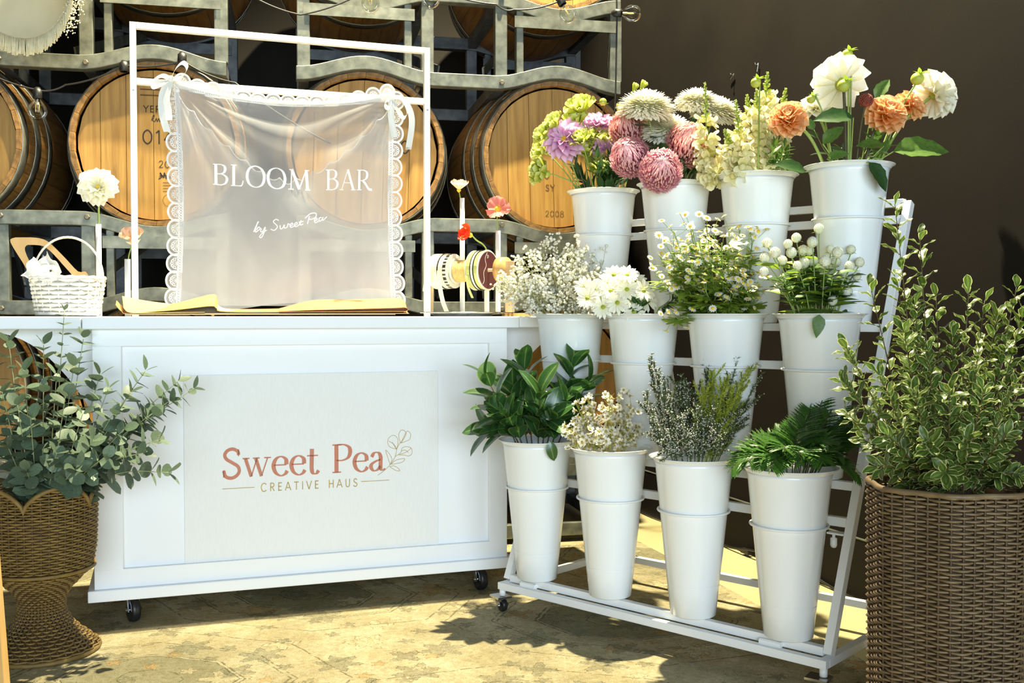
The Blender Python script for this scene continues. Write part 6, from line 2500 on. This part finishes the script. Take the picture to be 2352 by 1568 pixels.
# heath sprigs
c = BK[(0, 2)]
dep = c.y
hs = [(1490, 840, 0, .0), (1505, 850, 0, -.04), (1480, 930, 0, -.05), (1500, 985, 0, -.10), (1530, 905, 1, .03), (1560, 880, 1, .05), (1575, 905, 1, -.02), (1600, 905, 1, .03), (1625, 850, 1, .06),
      (1640, 850, 2, -.03), (1665, 870, 2, -.06), (1680, 920, 2, -.09), (1615, 890, 2, -.06), (1690, 808, 1, .05), (1695, 820, 0, .03), (1720, 845, 2, .0), (1700, 880, 2, -.05), (1660, 900, 2, -.08), (1620, 960, 0, -.10), (1560, 960, 0, -.10), (1580, 1000, 0, -.11), (1680, 960, 0, -.06), (1710, 930, 1, .02), (1730, 890, 1, .06), (1640, 1000, 0, -.11), (1535, 1010, 0, -.11)]
for k, (px, py, ty, dd) in enumerate(hs):
    tip = at(px, py, dep + dd)
    b, P = path_in(c, tip, .0)
    t = thing('heath_sprig', ['grey green heath sprig with pale specks of blossom', 'dark upright heath sprig', 'bright yellow green heath sprig'][ty] + spot_words(px, py, 1470, 1740, 800, 1020), 'branch', b, 'heath sprigs')
    ne, bl = MB(), MB()
    ne.tube(P, .0014, 4)
    twigs = [(P, .33, .67, 240)]
    for j in range(16):
        q, d = along(P, .34 + .60 * j / 16)
        e_ = q + (d * 1.1 + rand_dir(rr) * .55).normalized() * rr.uniform(.04, .075)
        tw = [q, q.lerp(e_, .5), e_]
        ne.tube(tw, .0007, 3, False)
        twigs.append((tw, 0.1, .9, 60))
    for tw, f0, fl_, n in twigs:
        for j in range(n):
            q, d = along(tw, min(f0 + fl_ * rr.random(), .999))
            e_ = q + (d * .9 + rand_dir(rr) * .9).normalized() * rr.uniform(.005, .013)
            s = rand_dir(rr) * .0021
            ne.add([q - s, q + s, e_], [(0, 1, 2)])
            if ty != 2 and rr.random() < (.32 if ty == 0 else .2):
                bl.octa(e_, rr.uniform(.0014, .0028))
    tag(ne.build('needles', ('heath', 'heath', 'heath_bright')[ty], t, False), kind='stuff')
    if bl.v:
        tag(bl.build('blossoms', 'heath_fl', t), kind='stuff')

# fern fronds
c = BK[(0, 3)]
dep = c.y
fe = [(1915, 888, .08), (1945, 930, .06), (1890, 915, .04), (1905, 950, .0), (1955, 965, .02), (1850, 965, -.03), (1860, 940, .02), (1830, 985, -.05), (1780, 995, -.02), (1760, 1040, -.06), (1680, 1075, .0), (1930, 985, .02), (1960, 1010, .05), (1975, 1095, -.02), (1900, 1020, -.08), (1840, 1050, -.12), (1720, 1060, -.08), (1870, 985, -.02), (1800, 1030, -.11), (1890, 1060, -.11), (1770, 1075, -.12), (1935, 1045, -.05), (1735, 1030, -.02)]
for k, (px, py, dd) in enumerate(fe):
    tip = at(px, py, dep + dd)
    b, P = path_in(c, tip, .03 if py > 1000 else .01, n=8)
    t = thing('fern_frond', 'dark green leatherleaf fern frond' + spot_words(px, py, 1670, 1985, 885, 1105), 'fern', b, 'leatherleaf fern fronds')
    MB().tube(P, .0014, 5).build('rachis', 'stem_dark', t)
    n = 15
    for j in range(n):
        f_ = (.42 if py < 1000 else .34) + (.57 if py < 1000 else .65) * j / n
        q, d = along(P, min(f_, .995))
        side = d.cross(V((0, -.4, 1))).normalized()
        L_ = .092 * (1 - .66 * (j / n)) * (1 if j > 1 else .8)
        for s in (-1, 1):
            ld = (side * s * .85 + d * .75).normalized()
            piece('pinna', LF['pinna'], t, orient(q, ld, V((0, -.45, 1)) + rand_dir(rr) * .25, L_))
    piece('pinna', LF['pinna'], t, orient(P[-1], (P[-1] - P[-3]), (0, -.4, 1), .018))
P = [at(1672, 1070, dep - .02), at(1650, 1078, dep - .10), at(1636, 1100, dep - .13)]

# ------------------------------------------------------------------ eucalyptus in the urn
rr = random.Random(55)
UM = UC + V((0, 0, 0))
eu = [(148, 712, 2.90), (20, 785, 2.85), (100, 790, 2.95), (192, 775, 2.98), (445, 892, 2.92), (410, 875, 2.95), (335, 850, 2.90), (388, 1085, 2.80), (350, 950, 2.86), (365, 1010, 2.80), (55, 850, 2.78),
      (130, 860, 2.76), (5, 900, 2.72), (250, 890, 2.86), (190, 950, 2.72), (285, 985, 2.74), (70, 960, 2.68), (130, 1040, 2.66), (240, 1050, 2.70), (20, 1030, 2.68), (-20, 830, 2.86), (170, 840, 2.88), (215, 1010, 2.68), (300, 900, 2.80), (260, 950, 2.76), (330, 1040, 2.76), (150, 910, 2.70), (40, 930, 2.70), (100, 900, 2.72), (230, 860, 2.94), (390, 920, 2.90), (180, 1070, 2.66), (60, 1080, 2.66)]
for k, (px, py, dd) in enumerate(eu):
    tip = at(px, py, dd)
    b, P = path_in(UM, tip, .03 if px > 300 else .01, rim=.44, rmax=.10, n=8)
    small = k in (0,)
    lng = (P[-1] - P[len(P) // 3]).length
    n = max(7, int(lng / .028))
    lab = 'silvery green eucalyptus stem with round leaves' + spot_words(px, py, -30, 450, 700, 1090)
    if k == 0:
        lab = 'thin eucalyptus shoot with paired leaves rising past the counter edge'
    elif k == 7:
        lab = 'eucalyptus stem reaching lowest and sideways across the counter front'
    leafy('eucalyptus_stem', lab, 'branch', 'eucalyptus stems', P, 'euc_s' if small else ('euc', 'euc', 'euc_s'), n, .32, 1, .040 if small else .066, 1.15, 'euc_stem', .0024, rr, 2, .15, .40)

# variegated branches in the tall basket
rr = random.Random(66)
pi_ = [(2055, 468, 2.20), (2112, 542, 2.22), (1945, 800, 2.12), (1942, 880, 2.10), (1945, 950, 2.12), (2000, 662, 2.25), (2225, 665, 2.18), (2262, 690, 2.25), (2335, 660, 2.2), (2350, 720, 2.1), (2060, 640, 2.30), (2150, 680, 2.3),
       (2075, 760, 2.10), (2130, 800, 2.08), (2190, 770, 2.14), (2250, 790, 2.06), (2310, 800, 2.12), (2020, 860, 2.06), (2100, 900, 2.02), (2180, 900, 2.0), (2260, 900, 2.0), (2330, 880, 2.04), (2040, 1000, 2.04), (2130, 1010, 1.99),
       (2220, 1010, 1.98), (2310, 1000, 2.0), (2360, 960, 2.1), (2020, 1070, 2.1), (2170, 1085, 2.0), (2345, 1090, 2.06), (2290, 730, 2.2), (2100, 700, 2.2), (1985, 1010, 2.14), (2380, 800, 2.2), (2230, 840, 2.3), (2080, 840, 2.3)]
for k, (px, py, dd) in enumerate(pi_):
    tip = at(px, py, dd)
    b, P = path_in(KC, tip, .015, rim=.575, rmax=.10, n=8)
    lng = (P[-1] - P[len(P) // 3]).length
    n = max(10, int(lng / .0145))
    lab = 'variegated cream-edged leafy branch in the tall basket' + spot_words(px, py, 1935, 2385, 460, 1095)
    if k == 0:
        lab = 'tallest variegated branch, reaching up beside the top of the bucket stand'
    elif k == 1:
        lab = 'second tallest variegated branch, pointed and dense at its tip'
    leafy('variegated_branch', lab, 'branch', 'variegated branches', P, 'pitto', n, .33, 1, .049, .85, 'stem_brown', .0022, rr, 1 if n > 26 else 2, .3, .25)
